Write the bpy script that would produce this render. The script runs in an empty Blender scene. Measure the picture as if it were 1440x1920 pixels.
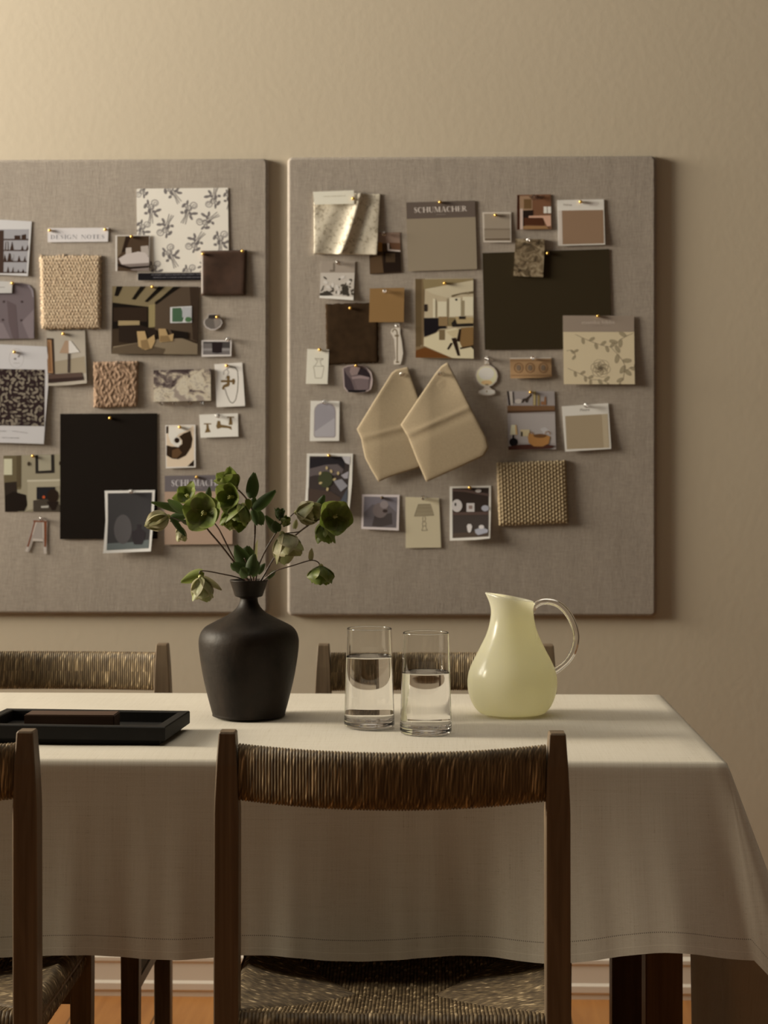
import bpy, bmesh, math, random
from mathutils import Vector, Matrix
random.seed(7)
S = bpy.context.scene
COL = S.collection
# ------------------------------------------------------------------ camera
F = 3527.0                 # focal length in pixels of the 1440x1920 frame
HOR = 860.0                # row of the horizon
H = 1.22                   # camera height
YAW = math.radians(1.5)
D = 4.27                   # back wall
cam = bpy.data.cameras.new('camera'); cam_o = bpy.data.objects.new('camera', cam); COL.objects.link(cam_o)
cam_o.location = (0, 0, H); cam_o.rotation_euler = (math.pi/2, 0, YAW)
cam.sensor_fit = 'VERTICAL'; cam.sensor_height = 36.0; cam.sensor_width = 27.0
cam.lens = F*36.0/1920.0
cam.shift_y = (HOR-960.0)/1920.0
cam.clip_start = 0.05
cam.dof.use_dof = True; cam.dof.focus_distance = 2.95; cam.dof.aperture_fstop = 6.5
S.camera = cam_o
# ------------------------------------------------------------------ light
EXPOSURE = 0.0
S.view_settings.view_transform = 'Standard'; S.view_settings.look = 'None'
S.view_settings.gamma = 1.0; S.view_settings.use_curve_mapping = False
S.view_settings.exposure = EXPOSURE
W = bpy.data.worlds.new('world'); S.world = W; W.use_nodes = True
# soft room light: bright overhead (lit ceiling), dim and warm towards the floor and the far side of the room
bg = W.node_tree.nodes['Background']; bg.inputs[1].default_value = 1.0
_tc = W.node_tree.nodes.new('ShaderNodeTexCoord'); _sx = W.node_tree.nodes.new('ShaderNodeSeparateXYZ'); _rp = W.node_tree.nodes.new('ShaderNodeValToRGB')
W.node_tree.links.new(_tc.outputs['Generated'], _sx.inputs[0]); W.node_tree.links.new(_sx.outputs[2], _rp.inputs[0]); W.node_tree.links.new(_rp.outputs[0], bg.inputs[0])
_e = _rp.color_ramp.elements; _e[0].position = 0.84; _e[0].color = (0.027, 0.0172, 0.0092, 1); _e[1].position = 0.98; _e[1].color = (1.50, 1.36, 1.13, 1)

def area(name, loc, target, sx, sy, power, color, spread=180):
    l = bpy.data.lights.new(name, 'AREA'); l.shape = 'RECTANGLE'; l.size = sx; l.size_y = sy
    l.energy = power; l.color = color; l.spread = math.radians(spread)
    o = bpy.data.objects.new(name, l); COL.objects.link(o); o.location = loc
    d = Vector(target) - Vector(loc); o.rotation_euler = d.to_track_quat('-Z', 'Y').to_euler()
    return o
area('window_light', (-3.3, 3.55, 2.3), (0.4, 3.65, 3.0), 1.35, 1.4, 62, (1.0, 0.965, 0.87), 120)      # the window of the left wall
area('far_fill_light', (-5.5, 3.25, 2.6), (1.2, 4.05, 2.9), 1.4, 1.8, 148, (1.0, 0.865, 0.64), 90)     # added warm fill lamp, no window there: evens the falloff along the wall

# ------------------------------------------------------------------ view helpers
FW = Vector((-math.sin(YAW), math.cos(YAW), 0)); RT = Vector((math.cos(YAW), math.sin(YAW), 0)); UP = Vector((0, 0, 1))
C0 = Vector((0, 0, H))
def ray(px, py): return FW*F + RT*(px-720.0) + UP*(HOR-py)
def PY(px, py, Y):
    r = ray(px, py); return C0 + r*(Y/r.y)
def PZ(px, py, z):
    r = ray(px, py); return C0 + r*((z-H)/r.z)
def lin(c):
    c = c/255.0
    return c/12.92 if c <= 0.04045 else ((c+0.055)/1.055)**2.4

# ------------------------------------------------------------------ object helpers
def link(name, me, mats, parent=None):
    o = bpy.data.objects.new(name, me); COL.objects.link(o)
    for m in (mats if isinstance(mats, (list, tuple)) else [mats]): me.materials.append(m)
    if parent: o.parent = parent
    return o
def from_bm(name, bm, mats, parent=None, smooth=False):
    me = bpy.data.meshes.new(name); bm.normal_update(); bm.to_mesh(me); bm.free()
    if smooth:
        for p in me.polygons: p.use_smooth = True
    return link(name, me, mats, parent)
def thing(name, label, cat, loc=(0, 0, 0), rz=0, group=None):
    o = bpy.data.objects.new(name, None); COL.objects.link(o); o.location = loc; o.rotation_euler = (0, 0, rz)
    o.empty_display_size = 0.05
    return tag(o, label, cat, group)
def tag(o, label, cat, group=None):
    o['label'] = label; o['category'] = cat
    if group: o['group'] = group
    return o
def box(bm, x0, x1, y0, y1, z0, z1):
    v = [bm.verts.new((x, y, z)) for z in (z0, z1) for y in (y0, y1) for x in (x0, x1)]
    for f in ((0, 2, 3, 1), (4, 5, 7, 6), (0, 1, 5, 4), (2, 6, 7, 3), (0, 4, 6, 2), (1, 3, 7, 5)):
        bm.faces.new([v[i] for i in f])
    return v
def bevel(bm, w, seg=2):
    bmesh.ops.bevel(bm, geom=bm.edges[:], offset=w, segments=seg, affect='EDGES', clamp_overlap=True)
def loft(bm, rings, closed=True, cap=True):
    vs = [[bm.verts.new(p) for p in r] for r in rings]
    n = len(vs[0])
    for a, b in zip(vs, vs[1:]):
        for i in range(n if closed else n-1):
            j = (i+1) % n
            bm.faces.new((a[i], a[j], b[j], b[i]))
    if cap and closed:
        bm.faces.new(list(reversed(vs[0]))); bm.faces.new(vs[-1])
    return vs
def lathe(bm, prof, n=64, cx=0, cy=0):
    """prof: (radius, z) pairs; radius 0 closes on the axis"""
    prev = None
    for r, z in prof:
        if r < 1e-6: cur = [bm.verts.new((cx, cy, z))]
        else: cur = [bm.verts.new((cx+r*math.cos(2*math.pi*i/n), cy+r*math.sin(2*math.pi*i/n), z)) for i in range(n)]
        if prev:
            for i in range(n):
                j = (i+1) % n
                if len(prev) == 1 and len(cur) == 1: continue
                if len(prev) == 1: bm.faces.new((prev[0], cur[j], cur[i]))
                elif len(cur) == 1: bm.faces.new((prev[i], prev[j], cur[0]))
                else: bm.faces.new((prev[i], prev[j], cur[j], cur[i]))
        prev = cur
def smooth_path(pts, k=4):
    out = []
    P = [Vector(p) for p in pts]
    for i in range(len(P)-1):
        p0 = P[max(i-1, 0)]; p1 = P[i]; p2 = P[i+1]; p3 = P[min(i+2, len(P)-1)]
        for s in range(k):
            t = s/k
            out.append(0.5*((2*p1)+(p2-p0)*t+(2*p0-5*p1+4*p2-p3)*t*t+(3*p1-p0-3*p2+p3)*t**3))
    out.append(P[-1]); return out
def tube(bm, path, rad, n=8, flat=1.0, cap=True):
    path = [Vector(p) for p in path]; rings = []; up = Vector((0, 1, 0.01)).normalized()
    for i, p in enumerate(path):
        t = (path[min(i+1, len(path)-1)]-path[max(i-1, 0)]).normalized()
        a = t.cross(up)
        if a.length < 1e-4: a = t.cross(Vector((1, 0, 0)))
        a.normalize(); b = a.cross(t).normalized()
        r = rad[i] if isinstance(rad, (list, tuple)) else (rad(i/(len(path)-1)) if callable(rad) else rad)
        rings.append([p+a*r*math.cos(2*math.pi*k/n)+b*r*flat*math.sin(2*math.pi*k/n) for k in range(n)])
    loft(bm, rings, True, cap)

# ------------------------------------------------------------------ materials
class N:
    def __init__(s, name):
        s.m = bpy.data.materials.new(name); s.m.use_nodes = True; s.t = s.m.node_tree
        s.b = s.t.nodes['Principled BSDF']; s.out = s.t.nodes['Material Output']
    def n(s, typ, **kw):
        x = s.t.nodes.new(typ)
        for k, v in kw.items(): setattr(x, k, v)
        return x
    def l(s, a, b): s.t.links.new(a, b)
    def set(s, **kw):
        for k, v in kw.items(): s.b.inputs[k.replace('_', ' ')].default_value = v
        return s
    def coord(s, kind='Object', scale=(1, 1, 1), loc=(0, 0, 0), rot=(0, 0, 0)):
        c = s.n('ShaderNodeTexCoord'); m = s.n('ShaderNodeMapping'); s.l(c.outputs[kind], m.inputs[0])
        m.inputs[1].default_value = loc; m.inputs[2].default_value = rot; m.inputs[3].default_value = scale
        return m.outputs[0]
    def noise(s, vec, scale=5, detail=3, rough=0.5, dist=0):
        x = s.n('ShaderNodeTexNoise'); s.l(vec, x.inputs['Vector']); x.inputs['Scale'].default_value = scale
        x.inputs['Detail'].default_value = detail; x.inputs['Roughness'].default_value = rough; x.inputs['Distortion'].default_value = dist
        return x.outputs[0]
    def ramp(s, fac, stops):
        x = s.n('ShaderNodeValToRGB'); s.l(fac, x.inputs[0]); e = x.color_ramp.elements
        while len(e) < len(stops): e.new(0.5)
        for el, (p, c) in zip(e, stops): el.position = p; el.color = (*c, 1)
        return x.outputs[0]
    def mix(s, fac, a, b, mode='MIX'):
        x = s.n('ShaderNodeMix', data_type='RGBA', blend_type=mode)
        for sock, v in ((x.inputs[0], fac), (x.inputs[6], a), (x.inputs[7], b)):
            if hasattr(v, 'is_linked'): s.l(v, sock)
            elif isinstance(v, (int, float)): sock.default_value = v
            else: sock.default_value = (*v, 1)
        return x.outputs[2]
    def math(s, op, a, b=0.0, c=0.0):
        x = s.n('ShaderNodeMath', operation=op)
        for i, v in enumerate((a, b, c)):
            if hasattr(v, 'is_linked'): s.l(v, x.inputs[i])
            else: x.inputs[i].default_value = v
        return x.outputs[0]
    def bump(s, h, strength=0.3, dist=0.002):
        x = s.n('ShaderNodeBump'); s.l(h, x.inputs['Height']); x.inputs['Strength'].default_value = strength
        x.inputs['Distance'].default_value = dist; s.l(x.outputs[0], s.b.inputs['Normal'])
    def col(s, c): s.l(c, s.b.inputs['Base Color'])
def simple(name, c, rough=0.6, var=0.0, scale=30, stretch=(1, 1, 1), **kw):
    k = N(name); k.set(Roughness=rough, **kw)
    if var:
        f = k.noise(k.coord('Object', stretch), scale, 4)
        k.col(k.ramp(f, [(0.3, tuple(x*(1-var) for x in c)), (0.7, tuple(min(1, x*(1+var)) for x in c))]))
    else: k.b.inputs['Base Color'].default_value = (*c, 1)
    return k.m
def glass(name, ior, col=(1, 1, 1)):
    k = N(name); k.set(Roughness=0.0, IOR=ior, Transmission_Weight=1.0); k.b.inputs['Base Color'].default_value = (*col, 1); return k.m

def m_wall():
    k = N('wall_paint'); v = k.coord('Object')
    k.col(k.mix(k.noise(v, 3, 3), (0.61, 0.54, 0.43), (0.64, 0.565, 0.455)))
    k.set(Roughness=0.55); k.bump(k.noise(v, 60, 4), 0.06, 0.004); return k.m
def m_linen_board():
    k = N('pinboard_linen'); a = k.noise(k.coord('Object', (60, 60, 900)), 1, 2); b = k.noise(k.coord('Object', (900, 60, 60)), 1, 2)
    f = k.math('ADD', k.math('MULTIPLY', a, 0.5), k.math('MULTIPLY', b, 0.5))
    big = k.noise(k.coord('Object'), 9, 4)
    c = k.ramp(f, [(0.33, (0.30, 0.262, 0.232)), (0.67, (0.46, 0.41, 0.365))])
    k.col(k.mix(0.25, c, k.ramp(big, [(0.35, (0.33, 0.29, 0.26)), (0.65, (0.42, 0.37, 0.33))])))
    k.set(Roughness=0.92); h = k.math('ADD', f, k.math('MULTIPLY', k.noise(k.coord('Object', (14, 14, 3)), 1, 3), 2.0))
    k.bump(h, 0.35, 0.002); return k.m
def m_cloth():
    k = N('table_linen')
    a = k.noise(k.coord('Object', (9, 420, 700)), 1, 3, 0.6); b = k.noise(k.coord('Object', (700, 11, 11)), 1, 3, 0.6)
    w = k.noise(k.coord('Object', (1100, 1100, 1100)), 1, 1)
    f = k.math('ADD', k.math('MULTIPLY', a, 0.5), k.math('MULTIPLY', b, 0.5))
    c = k.ramp(f, [(0.31, (0.36, 0.30, 0.215)), (0.39, (0.66, 0.605, 0.51)), (0.62, (0.73, 0.68, 0.59))])
    c = k.mix(0.22, c, k.ramp(w, [(0.3, (0.52, 0.47, 0.38)), (0.7, (0.80, 0.75, 0.66))]))
    uv = k.n('ShaderNodeUVMap'); sx = k.n('ShaderNodeSeparateXYZ'); k.l(uv.outputs[0], sx.inputs[0])
    u, v = sx.outputs[0], sx.outputs[1]
    band = k.math('LESS_THAN', k.math('ABSOLUTE', k.math('SUBTRACT', v, 0.030)), 0.0008)
    dash = k.math('LESS_THAN', k.math('FRACT', k.math('MULTIPLY', u, 330.0)), 0.5)
    hem = k.math('MULTIPLY', band, dash)
    c = k.mix(k.math('MULTIPLY', hem, 0.75), c, (0.06, 0.045, 0.03))
    line = k.math('LESS_THAN', k.math('ABSOLUTE', k.math('SUBTRACT', v, 0.0115)), 0.0006)
    c = k.mix(k.math('MULTIPLY', line, 0.5), c, (0.85, 0.8, 0.7))
    k.col(c); k.set(Roughness=0.9)
    k.bump(k.math('ADD', f, k.math('MULTIPLY', w, 0.3)), 0.2, 0.0008)
    tr = k.n('ShaderNodeBsdfTranslucent'); k.l(c, tr.inputs[0]); ms = k.n('ShaderNodeMixShader'); ms.inputs[0].default_value = 0.07
    k.l(k.b.outputs[0], ms.inputs[1]); k.l(tr.outputs[0], ms.inputs[2]); k.l(ms.outputs[0], k.out.inputs[0]); return k.m
def m_wood(name, c1, c2, rough=0.45, sc=(40, 40, 2.5)):
    k = N(name); v = k.coord('Object', sc); f = k.noise(v, 1, 4, 0.6, 0.6); g = k.noise(k.coord('Object', (sc[0]*6, sc[1]*6, sc[2]*2)), 1, 2)
    k.col(k.ramp(k.math('ADD', k.math('MULTIPLY', f, 0.7), k.math('MULTIPLY', g, 0.3)), [(0.33, c1), (0.66, c2)]))
    k.set(Roughness=rough, Specular_IOR_Level=0.3); k.bump(g, 0.12, 0.001); return k.m
def m_rush():
    k = N('woven_rush'); uv = k.n('ShaderNodeUVMap'); sx = k.n('ShaderNodeSeparateXYZ'); k.l(uv.outputs[0], sx.inputs[0])
    u, v = sx.outputs[0], sx.outputs[1]           # u = cord number, v = metres along the cord
    cell = k.math('FLOOR', u)
    cb = k.n('ShaderNodeCombineXYZ'); k.l(cell, cb.inputs[0]); k.l(k.math('MULTIPLY', v, 26.0), cb.inputs[1])
    k.l(k.math('FRACT', u), cb.inputs[2])
    cord = k.noise(cb.outputs[0], 1.7, 2, 0.6)
    cb2 = k.n('ShaderNodeCombineXYZ'); k.l(k.math('ADD', k.math('MULTIPLY', v, 95.0), k.math('MULTIPLY', k.math('FRACT', u), 1.5)), cb2.inputs[0])
    k.l(k.math('MULTIPLY', cell, 3.7), cb2.inputs[1])
    tw = k.noise(cb2.outputs[0], 0.85, 1, 0.5)
    f = k.math('ADD', k.math('MULTIPLY', cord, 0.42), k.math('MULTIPLY', tw, 0.58))
    k.col(k.ramp(f, [(0.34, (0.068, 0.045, 0.024)), (0.50, (0.170, 0.120, 0.066)), (0.585, (0.30, 0.22, 0.12)), (0.65, (0.74, 0.57, 0.35))]))
    k.set(Roughness=0.5); k.bump(tw, 0.35, 0.0012); return k.m
def m_floor():
    k = N('pine_planks'); c = k.n('ShaderNodeTexCoord'); sx = k.n('ShaderNodeSeparateXYZ'); k.l(c.outputs['Object'], sx.inputs[0])
    pw = k.math('DIVIDE', k.math('ADD', sx.outputs[0], 0.064), 0.182)
    idx = k.math('FLOOR', pw); fr = k.math('FRACT', pw)
    cb = k.n('ShaderNodeCombineXYZ'); k.l(k.math('MULTIPLY', sx.outputs[0], 30.0), cb.inputs[0]); k.l(k.math('MULTIPLY', sx.outputs[1], 2.0), cb.inputs[1]); k.l(k.math('MULTIPLY', idx, 7.3), cb.inputs[2])
    f = k.noise(cb.outputs[0], 1.0, 4, 0.6, 0.4)
    col = k.ramp(f, [(0.3, (0.33, 0.135, 0.036)), (0.7, (0.47, 0.215, 0.062))])
    gap = k.math('LESS_THAN', k.math('ABSOLUTE', k.math('SUBTRACT', fr, 0.5)), 0.489)
    col = k.mix(gap, (0.10, 0.045, 0.015), col)
    k.col(col); k.set(Roughness=0.42); return k.m
def m_print(name, rough):
    k = N(name); a = k.n('ShaderNodeAttribute'); a.attribute_name = 'ink'; k.col(a.outputs[0]); k.set(Roughness=rough, Specular_IOR_Level=0.06); return k.m

M = dict(
    wall=m_wall(), floor=m_floor(), white=simple('baseboard_white', (0.80, 0.74, 0.66), 0.35),
    board=m_linen_board(), cloth=m_cloth(), rush=m_rush(),
    walnut=m_wood('walnut_stain', (0.125, 0.090, 0.060), (0.235, 0.170, 0.112)),
    oak=m_wood('table_wood', (0.09, 0.05, 0.028), (0.16, 0.095, 0.055)),
    black=m_wood('black_stain', (0.0025, 0.002, 0.0018), (0.006, 0.0048, 0.0042), 0.6, (30, 2.5, 30)),
    block=m_wood('block_wood', (0.055, 0.030, 0.020), (0.105, 0.060, 0.040), 0.5, (2.5, 40, 40)),
    glass=glass('clear_glass', 1.47), water=glass('water', 1.333), handle=glass('handle_glass', 1.47, (0.99, 0.985, 0.98)),
    brass=simple('brass', (0.80, 0.52, 0.15), 0.28, Metallic=1.0),
    bronze=simple('dark_bronze', (0.10, 0.07, 0.04), 0.4, Metallic=0.8),
    clear=glass('clear_plastic', 1.45), pinsteel=simple('pin_steel', (0.6, 0.58, 0.55), 0.3, Metallic=1.0),
    paper=m_print('printed_paper', 0.62), gloss=m_print('printed_photo_paper', 0.38),
)
def m_vase():
    k = N('dark_clay'); v = k.coord('Object'); f = k.noise(v, 14, 5, 0.6); g = k.noise(k.coord('Object', (30, 30, 5)), 1, 3)
    k.col(k.ramp(k.math('ADD', k.math('MULTIPLY', f, 0.6), k.math('MULTIPLY', g, 0.4)), [(0.35, (0.009, 0.0062, 0.0042)), (0.68, (0.030, 0.0205, 0.0150))]))
    k.set(Roughness=0.52, Specular_IOR_Level=0.22); k.bump(k.noise(v, 90, 4), 0.25, 0.002); return k.m
M['vase'] = m_vase()
def m_opal():
    k = N('opaline_glass'); k.b.inputs['Base Color'].default_value = (0.97, 0.95, 0.80, 1)
    k.set(Roughness=0.16, Subsurface_Weight=0.5, Subsurface_Scale=0.03, Coat_Weight=0.15, Coat_Roughness=0.12)
    k.b.inputs['Subsurface Radius'].default_value = (1.0, 0.9, 0.5)
    tr = k.n('ShaderNodeBsdfTranslucent'); tr.inputs[0].default_value = (1.0, 0.99, 0.865, 1); ms = k.n('ShaderNodeMixShader'); ms.inputs[0].default_value = 0.62
    k.l(k.b.outputs[0], ms.inputs[1]); k.l(tr.outputs[0], ms.inputs[2]); k.l(ms.outputs[0], k.out.inputs[0]); return k.m
M['opal'] = m_opal()
# ------------------------------------------------------------------ the setting
def structure(name, bm, m):
    o = from_bm(name, bm, m); o['kind'] = 'structure'; return o
bm = bmesh.new(); box(bm, -4.2, 3.2, D, D+0.12, -0.05, 3.0); structure('wall_back', bm, M['wall'])
bm = bmesh.new(); box(bm, -4.2, 3.2, -0.6, D+0.05, -0.06, 0.0); structure('floor', bm, M['floor'])
# moulded baseboard: profile extruded along the wall
prof = [(0, 0), (0.016, 0), (0.016, 0.012), (0.020, 0.016), (0.020, 0.030), (0.015, 0.036), (0.014, 0.074), (0.017, 0.080), (0.017, 0.088), (0.010, 0.096), (0.010, 0.104), (0.005, 0.110), (0, 0.112)]
bm = bmesh.new(); loft(bm, [[(x, D-a+0.0005, z) for a, z in prof] for x in (-4.2, 3.2)], True, True); structure('baseboard_back', bm, M['white'])

# ------------------------------------------------------------------ table
ZT = 0.762
fr = PZ(1357, 1427, ZT); br = PZ(1232, 1302.5, ZT)
YF, YB = fr.y, br.y; XR = (fr.x+br.x)/2; XL = -1.62
t = thing('dining_table', 'long dark wooden dining table under a linen cloth', 'table', ((XL+XR)/2, (YF+YB)/2, 0))
cx, cy = t.location.x, t.location.y
def tb(name, x0, x1, y0, y1, z0, z1, m=M['oak'], bv=0.002):
    bm = bmesh.new(); box(bm, x0-cx, x1-cx, y0-cy, y1-cy, z0, z1); bevel(bm, bv); return from_bm(name, bm, m, t)
tb('tabletop', XL+0.004, XR-0.004, YF+0.004, YB-0.004, ZT-0.036, ZT-0.004)
lx1 = XR-0.047; ly0 = YF+0.09; ly1 = YB-0.06; LW = 0.058
for (x, y) in ((lx1-LW, ly0), (lx1-LW+0.004, ly1-LW), (XL+0.05, ly0), (XL+0.05, ly1-LW)):
    tb('leg', x, x+LW, y, y+LW, 0, ZT-0.036)
tb('apron', XL+0.1, XR-0.1, ly0+0.012, ly0+0.034, ZT-0.11, ZT-0.036); tb('apron', XL+0.1, XR-0.1, ly1-0.034, ly1-0.012, ZT-0.11, ZT-0.036)

# ------------------------------------------------------------------ tablecloth
def make_cloth():
    bm = bmesh.new(); uvl = bm.loops.layers.uv.new('UVMap')
    LF, LE = 0.300, 0.66                  # overhang on the long sides and on the ends
    NR = 26
    cols = []                             # (x, y, dirx, diry, length, flare, s)
    def edge(p, q, n, L, nseg, flare, turn=None):
        for i in range(nseg):
            a = i/nseg; r = turn(a) if turn else 0.0     # the fall turns outward before it reaches a corner
            dx, dy = n[0]*math.cos(r)-n[1]*math.sin(r), n[0]*math.sin(r)+n[1]*math.cos(r)
            cols.append((p[0]+(q[0]-p[0])*a, p[1]+(q[1]-p[1])*a, dx, dy, (L(a) if callable(L) else L)/math.cos(r), flare(a), None))
    def corner(p, a0, a1, L0, L1, nseg, f0, f1, fm, t0=0.0):
        for i in range(nseg):
            a = i/nseg; th = t0+a*(math.pi/2-t0)
            ang = a0+t0+(a1-a0-t0)*a
            L = min(L0/max(math.cos(th), 1e-3), L1/max(math.sin(th), 1e-3))
            fl = f0+(f1-f0)*a+(fm-max(f0, f1))*math.sin(math.pi*a)**1.15
            cols.append((p[0], p[1], math.cos(ang), math.sin(ang), L, fl, None))
    ss = lambda x: max(0, min(1, x))**2*(3-2*max(0, min(1, x)))
    ff = lambda a: 0.10+0.03*math.sin(a*23)+0.18*ss((a-0.80)/0.20)
    e = 0.0
    T0 = math.radians(24)
    LFR = LF-0.030                        # the cloth lies a little short towards the right end
    edge((XL, YF), (XR, YF), (0, -1), lambda a: LF-0.030*ss((a-0.85)/0.11), 150, ff, lambda a: T0*ss((a-0.80)/0.20))
    corner((XR, YF), -math.pi/2, 0, LFR, LE, 44, 0.28, 0.20, 0.43, T0)
    edge((XR, YF), (XR, YB), (1, 0), LE, 60, lambda a: 0.06+0.14*(2*a-1)**2+0.03*math.sin(a*19))
    corner((XR, YB), 0, math.pi/2, LE, LF-0.012, 36, 0.20, 0.16, 0.36)
    edge((XR, YB), (XL, YB), (0, 1), LF-0.012, 150, lambda a: 0.10+0.02*math.sin(a*31))
    corner((XL, YB), math.pi/2, math.pi, LF-0.012, LE, 24, 0.12, 0.12, 0.34)
    edge((XL, YB), (XL, YF), (-1, 0), LE, 60, lambda a: 0.10)
    corner((XL, YF), math.pi, 1.5*math.pi, LE, LF, 24, 0.12, 0.12, 0.34)
    n = len(cols); R = 0.014; grid = []; s = 0.0; us = []
    lastp = None
    for i, (x, y, dx, dy, L, fl, _) in enumerate(cols):
        col = []; r = 0.0; z = ZT; ends = math.acos(max(0.02, min(0.9, fl)))
        # wobble of the fall
        ph = x*9.0+y*7.0+i*0.05
        for j in range(NR+1):
            l = L*(j/NR)**1.35
            if j:
                pl = L*((j-1)/NR)**1.35; mid = (l+pl)/2
                phi = ends*min(1, mid/R) if mid < R else ends
                r += math.cos(phi)*(l-pl); z -= math.sin(phi)*(l-pl)
            w = (l/L)**1.6
            rr = r+w*(0.008*math.sin(ph*1.1)+0.0028*math.sin(ph*2.7+1.0)+0.001*math.sin(ph*9.0))
            zz = z + w*0.004*math.sin(ph*1.7+0.6)
            col.append((bm.verts.new((x+dx*rr, y+dy*rr, max(zz, 0.006))), L-l))
        p = Vector(col[-1][0].co)
        if lastp is not None: s += (p-lastp).length
        lastp = p; us.append(s); grid.append(col)
    us.append(s+0.01)
    for i in range(n):
        k = (i+1) % n
        for j in range(NR):
            a, b, c, d = grid[i][j], grid[k][j], grid[k][j+1], grid[i][j+1]
            f = bm.faces.new((a[0], d[0], c[0], b[0])); f.smooth = True
            for lp, uvv in zip(f.loops, ((us[i], a[1]), (us[i], d[1]), (us[i+1], c[1]), (us[i+1], b[1]))): lp[uvl].uv = uvv
    # the top: a grid with faint creases from folding
    nx, ny = 150, 60
    def top(i, j):
        x = XL+(XR-XL)*i/nx; y = YF+(YB-YF)*j/ny
        b = min(1, i/3, j/3, (nx-i)/3, (ny-j)/3)
        h = 0.0009*math.sin(x*16+math.sin(y*9)*2)+0.0007*math.sin(y*31+x*5)+0.0010*math.exp(-((x+0.75+0.2*(y-3.2))/0.012)**2)+0.0008*math.exp(-((y-3.0)/0.02)**2)
        return (x, y, ZT+b*(h+0.0016))
    tv = [[bm.verts.new(top(i, j)) for j in range(ny+1)] for i in range(nx+1)]
    for i in range(nx):
        for j in range(ny):
            f = bm.faces.new((tv[i][j], tv[i+1][j], tv[i+1][j+1], tv[i][j+1])); f.smooth = True
            for lp in f.loops: lp[uvl].uv = (0, 1)
    bmesh.ops.remove_doubles(bm, verts=bm.verts[:], dist=0.0002)
    bmesh.ops.recalc_face_normals(bm, faces=bm.faces[:])
    o = from_bm('tablecloth', bm, M['cloth'])
    return tag(o, 'natural linen tablecloth with hemstitched border draped over the dining table', 'tablecloth')
make_cloth()
ZC = ZT+0.0035     # where things on the cloth stand
# ------------------------------------------------------------------ chairs
def post_bm(x, y, prof, depth, sx):
    """square post: prof = (z, inner half-width, outer half-width)"""
    bm = bmesh.new(); rings = []
    for z, wi, wo, lean in prof:
        x0, x1 = (x-wo, x+wi) if sx < 0 else (x-wi, x+wo)
        d = depth/2*(0.86 if z > 0.80 else 1)
        c = 0.0016
        pts = [(x0+c, y-d+lean), (x1-c, y-d+lean), (x1, y-d+c+lean), (x1, y+d-c+lean), (x1-c, y+d+lean), (x0+c, y+d+lean), (x0, y+d-c+lean), (x0, y-d+c+lean)]
        rings.append([(a, b, z) for a, b in pts])
    last = rings[-1]; cxx = x; rings.append([(cxx+(a-cxx)*0.86, y+(b-y)*0.9, z+0.0025) for a, b, z in last])
    loft(bm, rings); return bm
def rush_back():
    bm = bmesh.new(); uvl = bm.loops.layers.uv.new('UVMap')
    cords = 98; per = 6; nu = cords*per; x0, x1 = -0.2115, 0.2115
    hh, th, zc = 0.0385, 0.0125, 0.789; nv = 26
    def section(k):               # rounded upright oblong
        a = 2*math.pi*k/nv; c, s = math.cos(a), math.sin(a)
        return (math.copysign(abs(c)**0.75, c)*th, math.copysign(abs(s)**0.55, s)*hh)
    rings = []
    rnd = random.Random(3)
    amp = [0.85+0.4*rnd.random() for _ in range(cords+1)]
    for i in range(nu+1):
        u = i/per; a = i/nu; x = x0+(x1-x0)*a
        q = 1-(2*a-1)**2; bow = -0.052*q; dz = -0.004*q
        ridge = abs(math.sin(math.pi*u))**0.6
        ring = []
        for k in range(nv):
            sy, sz = section(k); n = Vector((sy/th**2, sz/hh**2)).normalized()
            off = (ridge-0.6)*0.0021*amp[min(int(u), cords)]
            sh = 0.0018*math.sin(2*math.pi*k/nv*1.0)*0  # cords run straight
            ring.append(bm.verts.new((x+sh, bow+sy+n.x*off, zc+dz+sz+n.y*off)))
        rings.append((ring, u))
    for (ra, ua), (rb, ub) in zip(rings, rings[1:]):
        for k in range(nv):
            j = (k+1) % nv
            f = bm.faces.new((ra[k], rb[k], rb[j], ra[j])); f.smooth = True
            va, vb = k/nv*0.2, (k+1)/nv*0.2
            for lp, w in zip(f.loops, ((ua, va), (ub-1e-4, va), (ub-1e-4, vb), (ua, vb))): lp[uvl].uv = w
    bm.faces.new([v for v in reversed(rings[0][0])]); bm.faces.new(rings[-1][0])
    return bm
SX, SY0, SY1, SZ = 0.222, -0.004, 0.418, 0.456
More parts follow.
